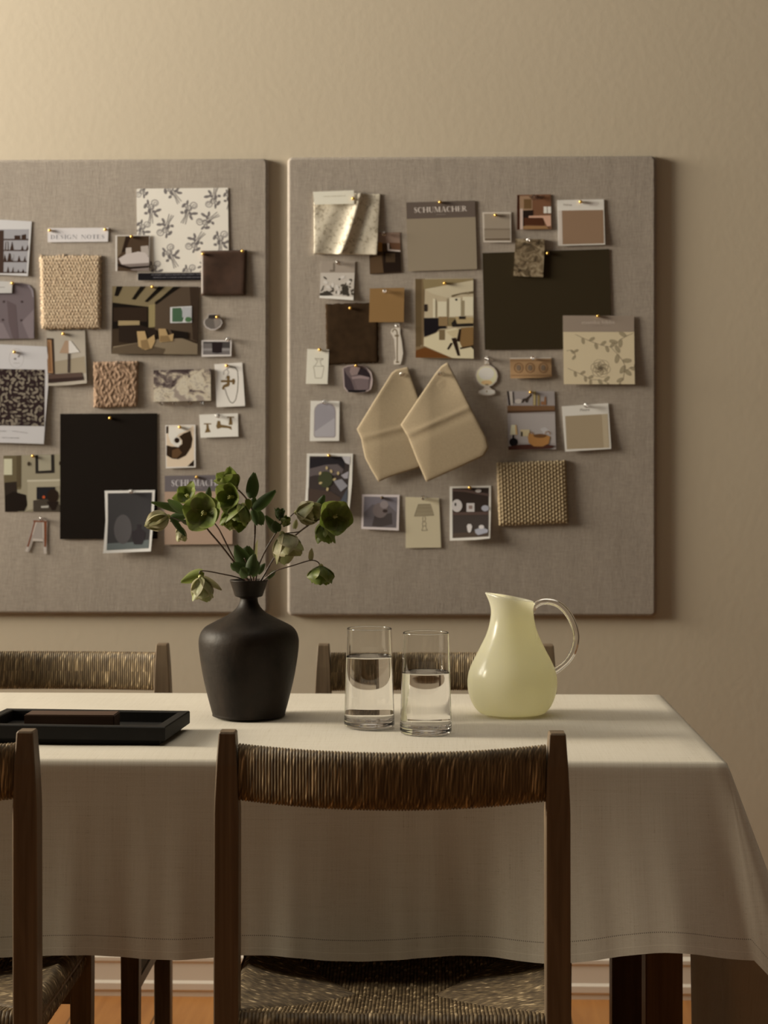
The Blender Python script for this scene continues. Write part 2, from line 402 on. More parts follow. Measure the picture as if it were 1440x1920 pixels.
def rush_seat():
    """four triangular fields of cord meeting on a short centre seam"""
    bm = bmesh.new(); uvl = bm.loops.layers.uv.new('UVMap'); rnd = random.Random(5)
    cxs = 0.058; ym = (SY0+SY1)/2; hy = (SY1-SY0)/2
    def sag(x, y):
        a = max(0, 1-(x/SX)**2)*max(0, 1-((y-ym)/hy)**2); return SZ-0.031*a**0.8+0.0
    rad = 0.0029; cnt = [0]
    def cord(p0, p1, rail_dir):
        """from the rail (p0, with a turn down over it) to the seam p1"""
        n = 7; pts = []
        for z, k in ((-0.046, 0.010), (-0.030, 0.012), (-0.016, 0.0115), (-0.005, 0.006)):
            pts.append((Vector((p0[0]+rail_dir[0]*k, p0[1]+rail_dir[1]*k, SZ+z))))
        for i in range(n+1):
            a = i/n; x = p0[0]+(p1[0]-p0[0])*a; y = p0[1]+(p1[1]-p0[1])*a
            pts.append(Vector((x, y, sag(x, y)-(0.004*(a**8)))))
        side = Vector((-rail_dir[1], rail_dir[0], 0)); m = 6; r = rad*(0.92+0.2*rnd.random()); rings = []; dist = 0; last = None
        for i, p in enumerate(pts):
            t = (pts[min(i+1, len(pts)-1)]-pts[max(i-1, 0)]).normalized(); nn = side.cross(t).normalized()
            if nn.z < 0: nn = -nn
            if last is not None: dist += (p-last).length
            last = p
            rings.append(([bm.verts.new(p+side*r*math.cos(2*math.pi*k/m)+nn*r*math.sin(2*math.pi*k/m)) for k in range(m)], dist))
        c = cnt[0]; cnt[0] += 1
        for (ra, da), (rb, db) in zip(rings, rings[1:]):
            for k in range(m):
                j = (k+1) % m; f = bm.faces.new((ra[k], ra[j], rb[j], rb[k])); f.smooth = True
                ua, ub = c+0.05+k/m*0.9, c+0.05+(k+1)/m*0.9
                for lp, w in zip(f.loops, ((ua, da), (ub, da), (ub, db), (ua, db))): lp[uvl].uv = w
    pitch = 0.0053
    nxs = int(2*SX/pitch)
    for i in range(nxs+1):
        x = -SX+i*2*SX/nxs
        q = max(0, (abs(x)-cxs)/(SX-cxs))
        depth = hy*(1-q)
        cord((x, SY0), (x, SY0+max(depth, 0.003)), (0, -1))
        cord((x, SY1), (x, SY1-max(depth, 0.003)), (0, 1))
    nys = int(2*hy/pitch)
    for i in range(nys+1):
        y = SY0+i*2*hy/nys; q = abs(y-ym)/hy; xe = cxs+(SX-cxs)*q
        for s in (-1, 1): cord((s*SX, y), (s*min(xe, SX-0.003), y), (s, 0))
    # the underside padding that closes the gaps
    for zz in (-0.012, -0.034):
        g = [[bm.verts.new((-SX+2*SX*i/14, SY0+2*hy*j/14, sag(-SX+2*SX*i/14, SY0+2*hy*j/14)+zz)) for j in range(15)] for i in range(15)]
        for i in range(14):
            for j in range(14):
                f = bm.faces.new((g[i][j], g[i+1][j], g[i+1][j+1], g[i][j+1]))
                for lp in f.loops: lp[uvl].uv = (i, j*0.03)
    return bm
def bar(x0, x1, y0, y1, z0, z1, bv=0.004):
    bm = bmesh.new(); box(bm, x0, x1, y0, y1, z0, z1); bevel(bm, bv); return bm
CX, TOP = 0.227, 0.843
def make_chair(label):
    t = thing('dining_chair', label, 'chair', (0, 0, 0), 0, 'rush dining chairs around the table')
    for s in (-1, 1):
        pr = [(0, 0.0155, 0.0165, 0), (0.44, 0.0170, 0.0170, 0), (0.735, 0.0175, 0.0165, 0), (0.752, 0.0165, 0.0160, 0), (0.80, 0.0150, 0.0135, 0), (TOP, 0.0125, 0.0105, 0)]
        from_bm('leg', post_bm(s*CX, 0, pr, 0.038, s), M['walnut'], t)
        pf = [(0, 0.0145, 0.0145, 0), (0.40, 0.0170, 0.0170, 0), (0.466, 0.0170, 0.0170, 0)]
        from_bm('leg', post_bm(s*CX, 0.405, pf, 0.034, s), M['walnut'], t)
        from_bm('stretcher', bar(s*CX-0.009, s*CX+0.009, 0.018, 0.390, 0.242, 0.270), M['walnut'], t)
        from_bm('seat_rail', bar(s*CX-0.012, s*CX+0.008 if s > 0 else s*CX+0.012, 0.018, 0.390, 0.416, 0.446), M['walnut'], t)
    from_bm('seat_rail', bar(-CX+0.016, CX-0.016, 0.398, 0.416, 0.418, 0.446), M['walnut'], t)
    from_bm('seat_rail', bar(-CX+0.016, CX-0.016, -0.010, 0.010, 0.418, 0.446), M['walnut'], t)
    from_bm('stretcher', bar(-CX+0.014, CX-0.014, 0.397, 0.413, 0.350, 0.378), M['walnut'], t)
    from_bm('stretcher', bar(-CX+0.014, CX-0.014, -0.008, 0.008, 0.350, 0.378), M['walnut'], t)
    from_bm('woven_back', rush_back(), M['rush'], t)
    from_bm('woven_seat', rush_seat(), M['rush'], t)
    return t
def copy_tree(o, parent=None):
    c = o.copy(); COL.objects.link(c)
    if parent: c.parent = parent
    for ch in list(o.children): copy_tree(ch, c)
    return c
DC = 2.585; DB = 3.80
chair = make_chair('dark wooden rush-backed chair in front of the table, its whole back in view')
chair.location = (PY(735, 1600, DC).x, DC, 0)
c2 = copy_tree(chair); c2['label'] = 'dark wooden rush-backed chair cut off by the frame edge, in front of the black tray'
c2.location = (PY(52, 1600, DC).x-CX, DC, 0)
c3 = copy_tree(chair); c3['label'] = 'rush-backed chair on the wall side of the table, behind the two glasses'
c3.rotation_euler.z = math.pi; c3.location = (PY(606, 1290, DB).x+CX, DB, 0)
c4 = copy_tree(chair); c4['label'] = 'rush-backed chair on the wall side of the table, behind the black tray'
c4.rotation_euler.z = math.pi; c4.location = (PY(306, 1290, DB).x-CX, DB, 0)
# ------------------------------------------------------------------ things on the table
def depth_on_cloth(py, z=ZC): return (H-z)*F/(py-HOR)
# vase
VR = 67/1056.0
VY = depth_on_cloth(1353)+VR; VP = PY(466.5, 1340, VY); VX = VP.x
sc = F/VY
def zv(py): return H-(py-HOR)/sc
vp = [(36, 1089), (34.5, 1093), (29, 1109), (27, 1115), (25, 1118.5), (17.5, 1121), (16.8, 1125), (18.5, 1132), (24, 1141), (34, 1150), (50, 1159), (68, 1168), (82, 1176), (90, 1186), (93.6, 1198), (94, 1209), (92.5, 1226), (89, 1250), (84, 1277), (78, 1302), (72, 1325), (68, 1341)]
t = thing('flower_vase', 'dark brown matte clay vase with narrow neck and flared rim', 'vase', (VX, VY, ZC))
prof = [(0, 0.0), (0.060, 0.0), (0.0645, 0.002)] + [(hw/sc, max(zv(py)-ZC, 0.004)) for hw, py in reversed(vp)]
ztop = prof[-1][1]
prof += [(35.0/sc, ztop+0.0015), (33.0/sc, ztop+0.001), (29/sc, ztop-0.006), (22/sc, ztop-0.026), (13/sc, ztop-0.034), (13/sc, ztop-0.05), (30/sc, ztop-0.07), (60/sc, ztop-0.11), (50/sc, 0.02), (0, 0.012)]
pp = smooth_path([(r, z, 0) for r, z in prof[3:3+len(vp)]], 3)
prof = prof[:3]+[(p.x, p.y) for p in pp]+prof[3+len(vp):]
bm = bmesh.new(); lathe(bm, prof, 72); from_bm('body', bm, M['vase'], t, True)
MOUTH = Vector((VX, VY, ZC+ztop))

# glasses
def make_glass(label, fill):
    t = thing('drinking_glass', label, 'glass', (0, 0, 0), 0, 'tumblers of water')
    h, rb, rt, w, b = 0.167, 0.0432, 0.0380, 0.0016, 0.011
    ro = lambda z: rb+(rt-rb)*z/h
    pr = [(0, 0.0012), (0.03, 0.0012), (0.036, 0.0012), (0.0395, 0.0), (0.0418, 0.0012), (0.0430, 0.004)]
    pr += [(ro(z), z) for z in (0.007, 0.012, 0.03, 0.06, 0.10, 0.14, h-0.006, h-0.002, h-0.0009)] + [(rt-w*0.25, h-0.0002), (rt-w*0.5, h), (rt-w*0.75, h-0.0002)]
    pr += [(ro(z)-w, z) for z in (h-0.0009, h-0.002, h-0.006, 0.14, 0.10, 0.06, 0.03, b+0.009, b+0.006)] + [(ro(b)-w-0.0015, b+0.002), (ro(b)-w-0.006, b), (ro(b)-w-0.009, b), (0.01, b), (0, b)]
    bm = bmesh.new(); lathe(bm, pr, 80); from_bm('tumbler', bm, M['glass'], t, True)
    ri = lambda z: ro(z)-w+0.0003
    wp = [(0, b-0.0003), (0.01, b-0.0003), (ro(b)-w-0.009, b-0.0003), (ro(b)-w-0.0058, b-0.0003), (ro(b)-w-0.0012, b+0.0018), (ri(b+0.006), b+0.006)] + [(ri(b+(fill-b)*a), b+(fill-b)*a) for a in (0.3, 0.6, 0.85, 0.985)]
    wp += [(ri(fill)-0.0002, fill+0.0012), (ri(fill)-0.0014, fill+0.0003), (ri(fill)-0.004, fill), (ri(fill)-0.007, fill), (0.01, fill), (0, fill)]
    bm = bmesh.new(); lathe(bm, wp, 80); from_bm('water', bm, M['water'], t, True)
    return t
for px, py, fill, lab in ((692.5, 1369, 0.119, 'clear tumbler nearly three quarters full of water, next to the vase'), (798.5, 1381.5, 0.101, 'clear tumbler with the lower water level, next to the pitcher')):
    y = depth_on_cloth(py)+0.043; g = make_glass(lab, fill); g.location = (PY(px, 1300, y).x, y, ZC)

# pitcher
PR = 0.052; py_ = depth_on_cloth(1346)+PR; PX = PY(960.5, 1280, py_).x; sp = F/py_
def zp(py): return H-(py-HOR)/sp-ZC
t = thing('glass_pitcher', 'pale yellow opaline glass pitcher with clear looped handle', 'pitcher', (PX, py_, ZC))
hp = [(50, 1340.0), (57, 1338), (69, 1327), (77, 1313), (82, 1297), (84, 1281), (82.5, 1264), (78, 1249), (71, 1234), (62.5, 1218), (54.5, 1202), (48.5, 1189), (44, 1175), (41, 1160), (39.5, 1145), (39, 1132), (39.5, 1121)]
pp = smooth_path([(a/sp, zp(b), 0) for a, b in hp], 3)
prof = [(0.0, 0.0015), (0.040, 0.0), (0.047, 0.0008)]+[(p.x, max(p.y, 0.002)) for p in pp]
ztop = prof[-1][1]; nfront = len(prof)
prof += [(prof[-1][0]-0.0012, ztop+0.0012), (prof[-1][0]-0.0028, ztop)] + [(max(p.x-0.003, 0.01), p.y+0.001) for p in reversed(pp[4:-1])] + [(0.045, 0.007), (0, 0.006)]
bm = bmesh.new(); lathe(bm, prof, 96)
for v in bm.verts:
    k = max(0.0, (v.co.z-(ztop-0.030))/0.030)
    if k > 0:
        r = math.hypot(v.co.x, v.co.y); ca = v.co.x/max(r, 1e-6)
        sp_ = math.exp(-((math.acos(max(-1, min(1, -ca))))/0.42)**2)
        v.co.z += k*k*(-0.0062*ca+0.002*sp_)*min(1, r/0.03)
        v.co.x -= 0.0105*sp_*k**2.2*min(1, r/0.03)
        v.co.y *= 1-0.25*sp_*k*k
from_bm('body', bm, M['opal'], t, True)
hz = lambda x, y: (860+x/5.538-960.5)/sp, 
def hpnt(x, y): return Vector(((860+x/5.538-960.5)/sp, 0, zp(1090+y/5.538)))
hpath = smooth_path([hpnt(*q) for q in ((760, 320), (772, 285), (800, 243), (860, 210), (935, 206), (1020, 228), (1100, 290), (1165, 385), (1208, 500), (1218, 600), (1190, 720), (1130, 820), (1060, 885), (985, 935))], 5)
nh = len(hpath)
bm = bmesh.new(); tube(bm, hpath, lambda a: 0.0042+0.0022*math.sin(math.pi*a)**0.6+0.002*max(0, (a-0.9)/0.1)+0.0022*max(0, (0.06-a)/0.06), 14, 1.25)
from_bm('handle', bm, M['handle'], t, True)

# tray and block
zt = ZC+0.030
FR, BR, BL = PZ(320.6, 1363.5, zt), PZ(356, 1332.6, zt), PZ(12, 1328, zt)
ux = (BR-BL); tw = ux.length; ux.normalize(); uy = Vector((-ux.y, ux.x, 0)); td = (BR-FR).dot(uy)
O = BR-ux*tw-uy*td
t = thing('serving_tray', 'shallow rectangular black wooden tray with raised rim', 'tray', (O.x, O.y, ZC), math.atan2(ux.y, ux.x))
bm = bmesh.new(); box(bm, 0.012, tw-0.012, 0.012, td-0.012, 0.0, 0.008); box(bm, 0.004, tw-0.004, 0.004, td-0.004, 0.008, 0.0125); from_bm('base', bm, M['black'], t)
bm = bmesh.new(); rw = 0.017
ring = lambda i, z: [(i, i, z), (tw-i, i, z), (tw-i, td-i, z), (i, td-i, z)]
loft(bm, [ring(rw, 0.0120), ring(0.0015, 0.0080), ring(0, 0.0095), ring(0, 0.0285), ring(0.0015, 0.030), ring(rw-0.0015, 0.030), ring(rw, 0.0285), ring(rw, 0.0120)], True, False)
from_bm('rim', bm, M['black'], t)
bz = ZC+0.0128; bt = bz+0.027
A, B = PZ(45, 1340, bt), PZ(214, 1341, bt)
bx = (B-A); bl = bx.length
o = thing('wood_block', 'reddish brown wooden block resting in the black tray', 'block', (A.x, A.y, bz), math.atan2(bx.y, bx.x))
bm = bmesh.new(); box(bm, 0, bl, 0, 0.052, 0, 0.027); bevel(bm, 0.0015); from_bm('block', bm, M['block'], o)
# ------------------------------------------------------------------ pin boards
TB = 0.014; YBD = D-TB
def bp(px, py):
    p = PY(px, py, YBD); return (p.x, p.z)
def board(x0, x1, z0, z1, label):
    bm = bmesh.new(); r = 0.012
    def outline(ins):
        pts = []
        for cx_, cz_, a0 in ((x1-r, z1-r, 0), (x0+r, z1-r, 90), (x0+r, z0+r, 180), (x1-r, z0+r, 270)):
            for k in range(6):
                a = math.radians(a0+k*18); pts.append((cx_+(r-ins)*math.cos(a), cz_+(r-ins)*math.sin(a)))
        return pts
    rings = [[(x, y, z) for x, z in outline(i)] for i, y in ((0.0, D-0.001), (0.0, YBD+0.007), (0.0012, YBD+0.003), (0.0035, YBD+0.0008), (0.0068, YBD))]
    loft(bm, rings); o = from_bm('pin_board', bm, M['board'], None, False)
    for p in o.data.polygons: p.use_smooth = len(p.vertices) == 4
    return tag(o, label, 'pin board')
xr0, zt1 = bp(538.5, 294.5); xr1, zb1 = bp(1231, 1156)
board(xr0, xr1, zb1, zt1, 'linen-covered pin board hung behind the glasses and pitcher')
xl1, zt0 = bp(503, 297); _, zb0 = bp(400, 1151.5)
board(xl1-(xr1-xr0), xl1, zb0, zt0, 'linen-covered pin board hung behind the vase, running out of frame')

# ------------------------------------------------------------------ flat print helpers
def Zm(x0, y0, s):
    """pixels read from an enlarged crop -> pixels of the photograph"""
    return lambda *pts: [(x0+x/s, y0+y/s) for x, y in pts]
def alb(c, px):
    """reflectance of an ink whose colour in the photo is c (0-255) at column px of the boards"""
    e = 0.44+0.52*math.exp(-max(0, px)/260.0)
    t = (e*1.06, e*0.935, e*0.745)
    return tuple(min(0.86, max(0.004, lin(v)/k)) for v, k in zip(c, t))
def ell(cx, cy, rx, ry, n=24, a0=0, a1=360, rot=0):
    r = math.radians(rot); out = []
    for i in range(n):
        a = math.radians(a0+(a1-a0)*i/(n if abs(a1-a0) == 360 else n-1))
        x, y = rx*math.cos(a), ry*math.sin(a); out.append((cx+x*math.cos(r)-y*math.sin(r), cy+x*math.sin(r)+y*math.cos(r)))
    return out
def stroke(pts, w, closed=False):
    out = []; P = list(pts)+([pts[0]] if closed else [])
    for i, (a, b) in enumerate(zip(P, P[1:])):
        dx, dy = b[0]-a[0], b[1]-a[1]; L = math.hypot(dx, dy)
        if L < 1e-6: continue
        w0 = w if not isinstance(w, (list, tuple)) else w[i]; w1 = w if not isinstance(w, (list, tuple)) else w[i+1]
        nx, ny = -dy/L/2, dx/L/2
        out.append([(a[0]+nx*w0, a[1]+ny*w0), (b[0]+nx*w1, b[1]+ny*w1), (b[0]-nx*w1, b[1]-ny*w1), (a[0]-nx*w0, a[1]-ny*w0)])
    return out
def rect(x0, y0, x1, y1): return [(x0, y0), (x1, y0), (x1, y1), (x0, y1)]
def area2(p): return sum(p[i][0]*p[(i+1) % len(p)][1]-p[(i+1) % len(p)][0]*p[i][1] for i in range(len(p)))
def clip(poly, conv):
    s = 1 if area2(conv) > 0 else -1; out = poly
    for i in range(len(conv)):
        a, b = conv[i], conv[(i+1) % len(conv)]; res = []
        d = lambda p: s*((b[0]-a[0])*(p[1]-a[1])-(b[1]-a[1])*(p[0]-a[0]))
        for j in range(len(out)):
            p, q = out[j], out[(j+1) % len(out)]; dp, dq = d(p), d(q)
            if dp >= 0: res.append(p)
            if dp*dq < 0: t = dp/(dp-dq); res.append((p[0]+(q[0]-p[0])*t, p[1]+(q[1]-p[1])*t))
        out = res
        if len(out) < 3: return []
    return out
def bil(c, u, v):
    (ax, ay), (bx, by), (cx_, cy_), (dx, dy) = c
    return ((ax*(1-u)+bx*u)*(1-v)+(dx*(1-u)+cx_*u)*v, (ay*(1-u)+by*u)*(1-v)+(dy*(1-u)+cy_*u)*v)

# high-contrast serif capitals: each glyph is (width, polygons), y up, height 1
def arc_band(cx, cy, ro, rio, a0, a1, n=18, icx=None):
    o = ell(cx, cy, ro[0], ro[1], n, a0, a1); i = ell(cx if icx is None else icx, cy, rio[0], rio[1], n, a0, a1)
    return [[o[k], o[k+1], i[k+1], i[k]] for k in range(n-1)]
TK, HL = 0.20, 0.05
def serif(x0, x1): return [rect(x0-0.06, 0, x1+0.06, HL), rect(x0-0.06, 1-HL, x1+0.06, 1)]
def stem(x): return [rect(x, 0, x+TK, 1)]+serif(x, x+TK)
def thin(x, w=HL): return [rect(x, 0, x+w, 1), rect(x-0.07, 0, x+w+0.07, HL), rect(x-0.07, 1-HL, x+w+0.07, 1)]
GL = {
 'C': (0.86, arc_band(0.44, 0.5, (0.42, 0.51), (0.30, 0.46), 55, 312, 22, 0.50)+[rect(0.74, 0.62, 0.78, 0.98)]),
 'O': (0.92, arc_band(0.46, 0.5, (0.44, 0.51), (0.24, 0.46), 0, 360, 26)),
 'G': (0.95, arc_band(0.44, 0.5, (0.42, 0.51), (0.30, 0.46), 55, 305, 22, 0.50)+[rect(0.74, 0.62, 0.78, 0.98), rect(0.62, 0.02, 0.80, 0.42), rect(0.55, 0.38, 0.88, 0.43)]),
 'S': (0.68, [q for q in stroke([(0.58, 0.72), (0.55, 0.9), (0.36, 0.97), (0.17, 0.90), (0.13, 0.74), (0.24, 0.60), (0.44, 0.46), (0.53, 0.28), (0.47, 0.10), (0.30, 0.03), (0.12, 0.10), (0.08, 0.30)], [0.05, 0.05, 0.05, 0.09, 0.13, 0.2, 0.22, 0.14, 0.09, 0.05, 0.05, 0.05])]),
 'H': (1.02, stem(0.08)+stem(0.74)+[rect(0.28, 0.48, 0.74, 0.53)]),
 'U': (0.98, [rect(0.10, 0.30, 0.30, 1), rect(0.02, 1-HL, 0.38, 1), rect(0.78, 0.30, 0.83, 1), rect(0.70, 1-HL, 0.91, 1)]+arc_band(0.465, 0.32, (0.365, 0.33), (0.165, 0.27), 180, 270, 10)+arc_band(0.465, 0.32, (0.365, 0.33), (0.315, 0.27), 270, 360, 10)),
 'M': (1.16, thin(0.10)+stem(0.86)+[[(0.10, 1), (0.32, 1), (0.62, 0.12), (0.54, 0.0)], [(0.54, 0.0), (0.60, 0.0), (0.92, 1), (0.86, 1)]]),
 'A': (0.98, [[(0.44, 1), (0.56, 1), (0.92, 0), (0.70, 0)], [(0.44, 1), (0.49, 1), (0.15, 0), (0.10, 0)], rect(0.26, 0.30, 0.66, 0.35), rect(0.0, 0, 0.27, HL), rect(0.60, 0, 0.99, HL)]),
 'E': (0.78, stem(0.08)+[rect(0.2, 1-HL, 0.68, 1), rect(0.2, 0, 0.70, HL), rect(0.28, 0.48, 0.54, 0.53), rect(0.64, 0.70, 0.68, 1), rect(0.66, 0, 0.70, 0.30), rect(0.50, 0.36, 0.54, 0.65)]),
 'R': (0.92, stem(0.08)+arc_band(0.30, 0.75, (0.40, 0.25), (0.20, 0.20), -90, 90, 12)+[rect(0.2, 0.50, 0.36, 0.55), [(0.34, 0.52), (0.52, 0.52), (0.86, 0.0), (0.66, 0.0)], rect(0.66, 0, 0.94, HL)]),
 'D': (0.92, stem(0.08)+arc_band(0.34, 0.5, (0.50, 0.50), (0.30, 0.45), -90, 90, 16)+[rect(0.2, 0, 0.36, HL), rect(0.2, 1-HL, 0.36, 1)]),
 'I': (0.40, stem(0.10)),
 'N': (1.02, thin(0.12)+thin(0.84)+[[(0.06, 1), (0.28, 1), (0.90, 0), (0.82, 0)]]),
 'T': (0.84, [rect(0.32, 0, 0.52, 1), rect(0.24, 0, 0.60, HL), rect(0.06, 1-HL, 0.78, 1), rect(0.05, 0.70, 0.09, 1), rect(0.75, 0.70, 0.79, 1)]),
 ' ': (0.5, [])}
def serif_word(word, corners, space=0.04):
    tot = sum(GL[c][0]+space for c in word)-space; x = 0; out = []
    for c in word:
        w, polys = GL[c]
        for p in polys: out.append([bil(corners, (x+a)/tot, 1-b) for a, b in p])
        x += w+space
    return out
def plain_word(word, corners):
    cu = bpy.data.curves.new('lettering', 'FONT'); cu.body = word; o = bpy.data.objects.new('lettering', cu); COL.objects.link(o)
    dg = bpy.context.evaluated_depsgraph_get(); me = o.evaluated_get(dg).to_mesh()
    vs = [(v.co.x, v.co.y) for v in me.vertices]; x0, x1 = min(v[0] for v in vs), max(v[0] for v in vs); y0, y1 = min(v[1] for v in vs), max(v[1] for v in vs)
    out = [[bil(corners, (vs[i][0]-x0)/(x1-x0), 1-(vs[i][1]-y0)/(y1-y0)) for i in p.vertices] for p in me.polygons]
    o.evaluated_get(dg).to_mesh_clear(); bpy.data.objects.remove(o); bpy.data.curves.remove(cu); return out
def tiny_lines(x0, y0, x1, y1, h, seed=1):
    """rows of print too small to read: short strokes"""
    r = random.Random(seed); out = []; x = x0; n = max(1, (x1-x0))
    while x < x1:
        w = 0.5+r.random()*0.5; y = y0+(y1-y0)*(x-x0)/n
        if r.random() > 0.14: out.append(rect(x, y-h*(0.5+0.25*r.random()), x+w*0.62, y+h*0.5))
        x += w*1.05
    return out

# ------------------------------------------------------------------ pinned things
BRASS_ME = None
def pin(px, py, kind, label, lift):
    global BRASS_ME
    x, z = bp(px, py); y = YBD-lift
    key = 'pin_mesh_'+kind
    me = bpy.data.meshes.get(key)
    if me is None:
        bm = bmesh.new()
        if kind in ('brass', 'bronze'):
            r = 0.0038; pr = [(0, 0.008), (0.0005, 0.007), (0.0005, 0.0), (0.0016, 0.0)]
            pr += [(r*math.sin(a), -0.0036+r*math.cos(a)) for a in [0.5+i*0.33 for i in range(8)]]+[(0, -0.0036-r)]
        else:
            pr = [(0, 0.008), (0.0005, 0.007), (0.0005, 0.0), (0.0046, 0.0), (0.0048, -0.0012), (0.0026, -0.0020), (0.0022, -0.0070), (0.0040, -0.0085), (0.0042, -0.0098), (0.0034, -0.0106), (0, -0.0106)]
        lathe(bm, pr, 18)
        bmesh.ops.rotate(bm, verts=bm.verts[:], matrix=Matrix.Rotation(-math.pi/2, 3, 'X'))
        bmesh.ops.recalc_face_normals(bm, faces=bm.faces[:])
        me = bpy.data.meshes.new(key); bm.to_mesh(me); bm.free()
        for p in me.polygons: p.use_smooth = True
        me.materials.append(M[{'brass': 'brass', 'bronze': 'bronze', 'clear': 'clear'}[kind]])
    o = bpy.data.objects.new({'brass': 'drawing_pin', 'bronze': 'drawing_pin', 'clear': 'push_pin'}[kind], me); COL.objects.link(o); o.location = (x, y, z)
    r = random.Random(px*7+py); o.rotation_euler = (r.uniform(-0.18, 0.18), 0, r.uniform(-0.18, 0.18))
    word = {'brass': 'brass ball-headed pin', 'bronze': 'dark bronze-headed pin', 'clear': 'clear plastic push pin'}[kind]
    tag(o, f'{word} {label}', 'pin', {'brass': 'brass pins on the pin boards', 'bronze': 'brass pins on the pin boards', 'clear': 'clear push pins on the pin boards'}[kind])
def card(name, label, cat, outline, color, polys=(), lift=0.0012, th=0.0005, sag=0.003, curl=None, pins=(), mat='paper', group=None, do_clip=True, nocuts=False, cuts=7, col2=None):
    """one sheet: outline in photo pixels, ink polygons on its face; sag lifts the lower end off the board"""
    bm = bmesh.new(); ink = bm.loops.layers.float_color.new('ink')
    xs = [p[0] for p in outline]; ys = [p[1] for p in outline]; x0, x1, y0, y1 = min(xs), max(xs), min(ys), max(ys); mx = (x0+x1)/2
    def put(poly, c, y):
        if len(poly) < 3: return
        vs = []
        for p in poly:
            X, Zz = bp(*p); vs.append(bm.verts.new((X, y, Zz)))
        if area2(poly) < 0: vs.reverse()
        try: f = bm.faces.new(vs)
        except ValueError: return
        for lp in f.loops: lp[ink] = (*c, 1)
        return vs
    base = alb(color, mx)
    o = outline if area2(outline) > 0 else list(reversed(outline))
    a = put(o, base, 0.0); b = put(list(reversed(o)), base, th)
    # (the back face is wound the other way)
    bmesh.ops.reverse_faces(bm, faces=[bm.faces[-1]] if False else [])
    n = len(o); bb = [bm.verts.new((v.co.x, th, v.co.z)) for v in a]
    for i in range(n):
        j = (i+1) % n; f = bm.faces.new((a[i], bb[i], bb[j], a[j]))
        for lp in f.loops: lp[ink] = (*base, 1)
    k = 0
    for c, ps in polys:
        if ps and isinstance(ps[0][0], (int, float)): ps = [ps]
        k += 1; cc = alb(c, mx)
        for p in ps:
            if do_clip: p = clip(p, o)
            put(p, cc, -(0.0001 if curl else 0.00005)*k)
    if curl: cuts = max(cuts, 14)
    if not nocuts:
        A, Bp = bp(x0, y0), bp(x1, y1)
        for i in range(1, cuts):
            for nrm, co in (((1, 0, 0), (A[0]+(Bp[0]-A[0])*i/cuts, 0, 0)), ((0, 0, 1), (0, 0, A[1]+(Bp[1]-A[1])*i/cuts))):
                bmesh.ops.bisect_plane(bm, geom=bm.verts[:]+bm.edges[:]+bm.faces[:], plane_co=co, plane_no=nrm, dist=1e-6)
    A, Bp = bp(x0, y0), bp(x1, y1)
    for v in bm.verts:
        u = (v.co.x-A[0])/(Bp[0]-A[0]); w = (v.co.z-A[1])/(Bp[1]-A[1])
        off = lift+sag*max(0, w)**1.5
        if curl: off += curl(u, w)
        v.co.y = YBD-off-th+v.co.y
    ob = from_bm(name, bm, M[mat]); tag(ob, label, cat, group)
    for p in pins:
        (px, py, kind, what) = p
        w = (py-y0)/(y1-y0); pin(px, py, kind, what, lift+th+sag*max(0, min(1, w))**1.5+0.0004)
    return ob
def swatch(name, label, corners, mat, nu, nv, disp, lift=0.002, th=0.0025, edge=0.0, flat=False, pins=(), sag=0.002, seed=1, cat='fabric swatch', group='fabric swatches on the pin boards'):
    """cloth sample with real weave relief: disp(i, j, u, v) in metres towards the viewer"""
    bm = bmesh.new(); rnd = random.Random(seed); uvl = bm.loops.layers.uv.new('UVMap')
    eu0 = [rnd.gauss(0, edge) for _ in range(nv+1)]; eu1 = [rnd.gauss(0, edge) for _ in range(nv+1)]; ev0 = [rnd.gauss(0, edge) for _ in range(nu+1)]; ev1 = [rnd.gauss(0, edge) for _ in range(nu+1)]
    g = []
    for i in range(nu+1):
        row = []
        for j in range(nv+1):
            u, v = i/nu, j/nv; uu = u+(eu0[j] if i == 0 else 0)+(eu1[j] if i == nu else 0); vv = v+(ev0[i] if j == 0 else 0)+(ev1[i] if j == nv else 0)
            X, Zz = bp(*bil(corners, uu, vv)); e = min(u, v, 1-u, 1-v)
            y = YBD-lift-sag*v**1.5-th*(1 if flat else min(1, 0.35+e*14))-disp(i, j, u, v)
            row.append(bm.verts.new((X, y, Zz)))
        g.append(row)
    for i in range(nu):
        for j in range(nv):
            f = bm.faces.new((g[i][j], g[i][j+1], g[i+1][j+1], g[i+1][j])); f.smooth = not flat
            for lp, w in zip(f.loops, ((i, j), (i, j+1), (i+1, j+1), (i+1, j))): lp[uvl].uv = (w[0]/nu, w[1]/nv)
    rim = [g[i][0] for i in range(nu)]+[g[nu][j] for j in range(nv)]+[g[i][nv] for i in range(nu, 0, -1)]+[g[0][j] for j in range(nv, 0, -1)]
    back = [bm.verts.new((v.co.x, YBD-lift*0.5, v.co.z)) for v in rim]
    for k in range(len(rim)):
        q = (k+1) % len(rim); bm.faces.new((rim[k], rim[q], back[q], back[k]))
    o = from_bm(name, bm, mat); tag(o, label, cat, group)
    for (px, py, kind, what) in pins: pin(px, py, kind, what, lift+th+0.001)
    return o
def fabric(name, c, rough=0.9, var=0.18, scale=300, stretch=(1, 1, 1), **kw): return simple(name, c, rough, var, scale, stretch, **kw)
# ------------------------------------------------------------------ left board, top to bottom
GP = 'pictures on the pin boards'
A = Zm(0, 330, 6.0); Bq = Zm(0, 600, 6.0); Cq = Zm(160, 580, 4.235); Dq = Zm(200, 330, 4.5); E = Zm(0, 830, 4.8)
def P1(z, x, y): return z((x, y))[0]
WHITE = (200, 188, 174)
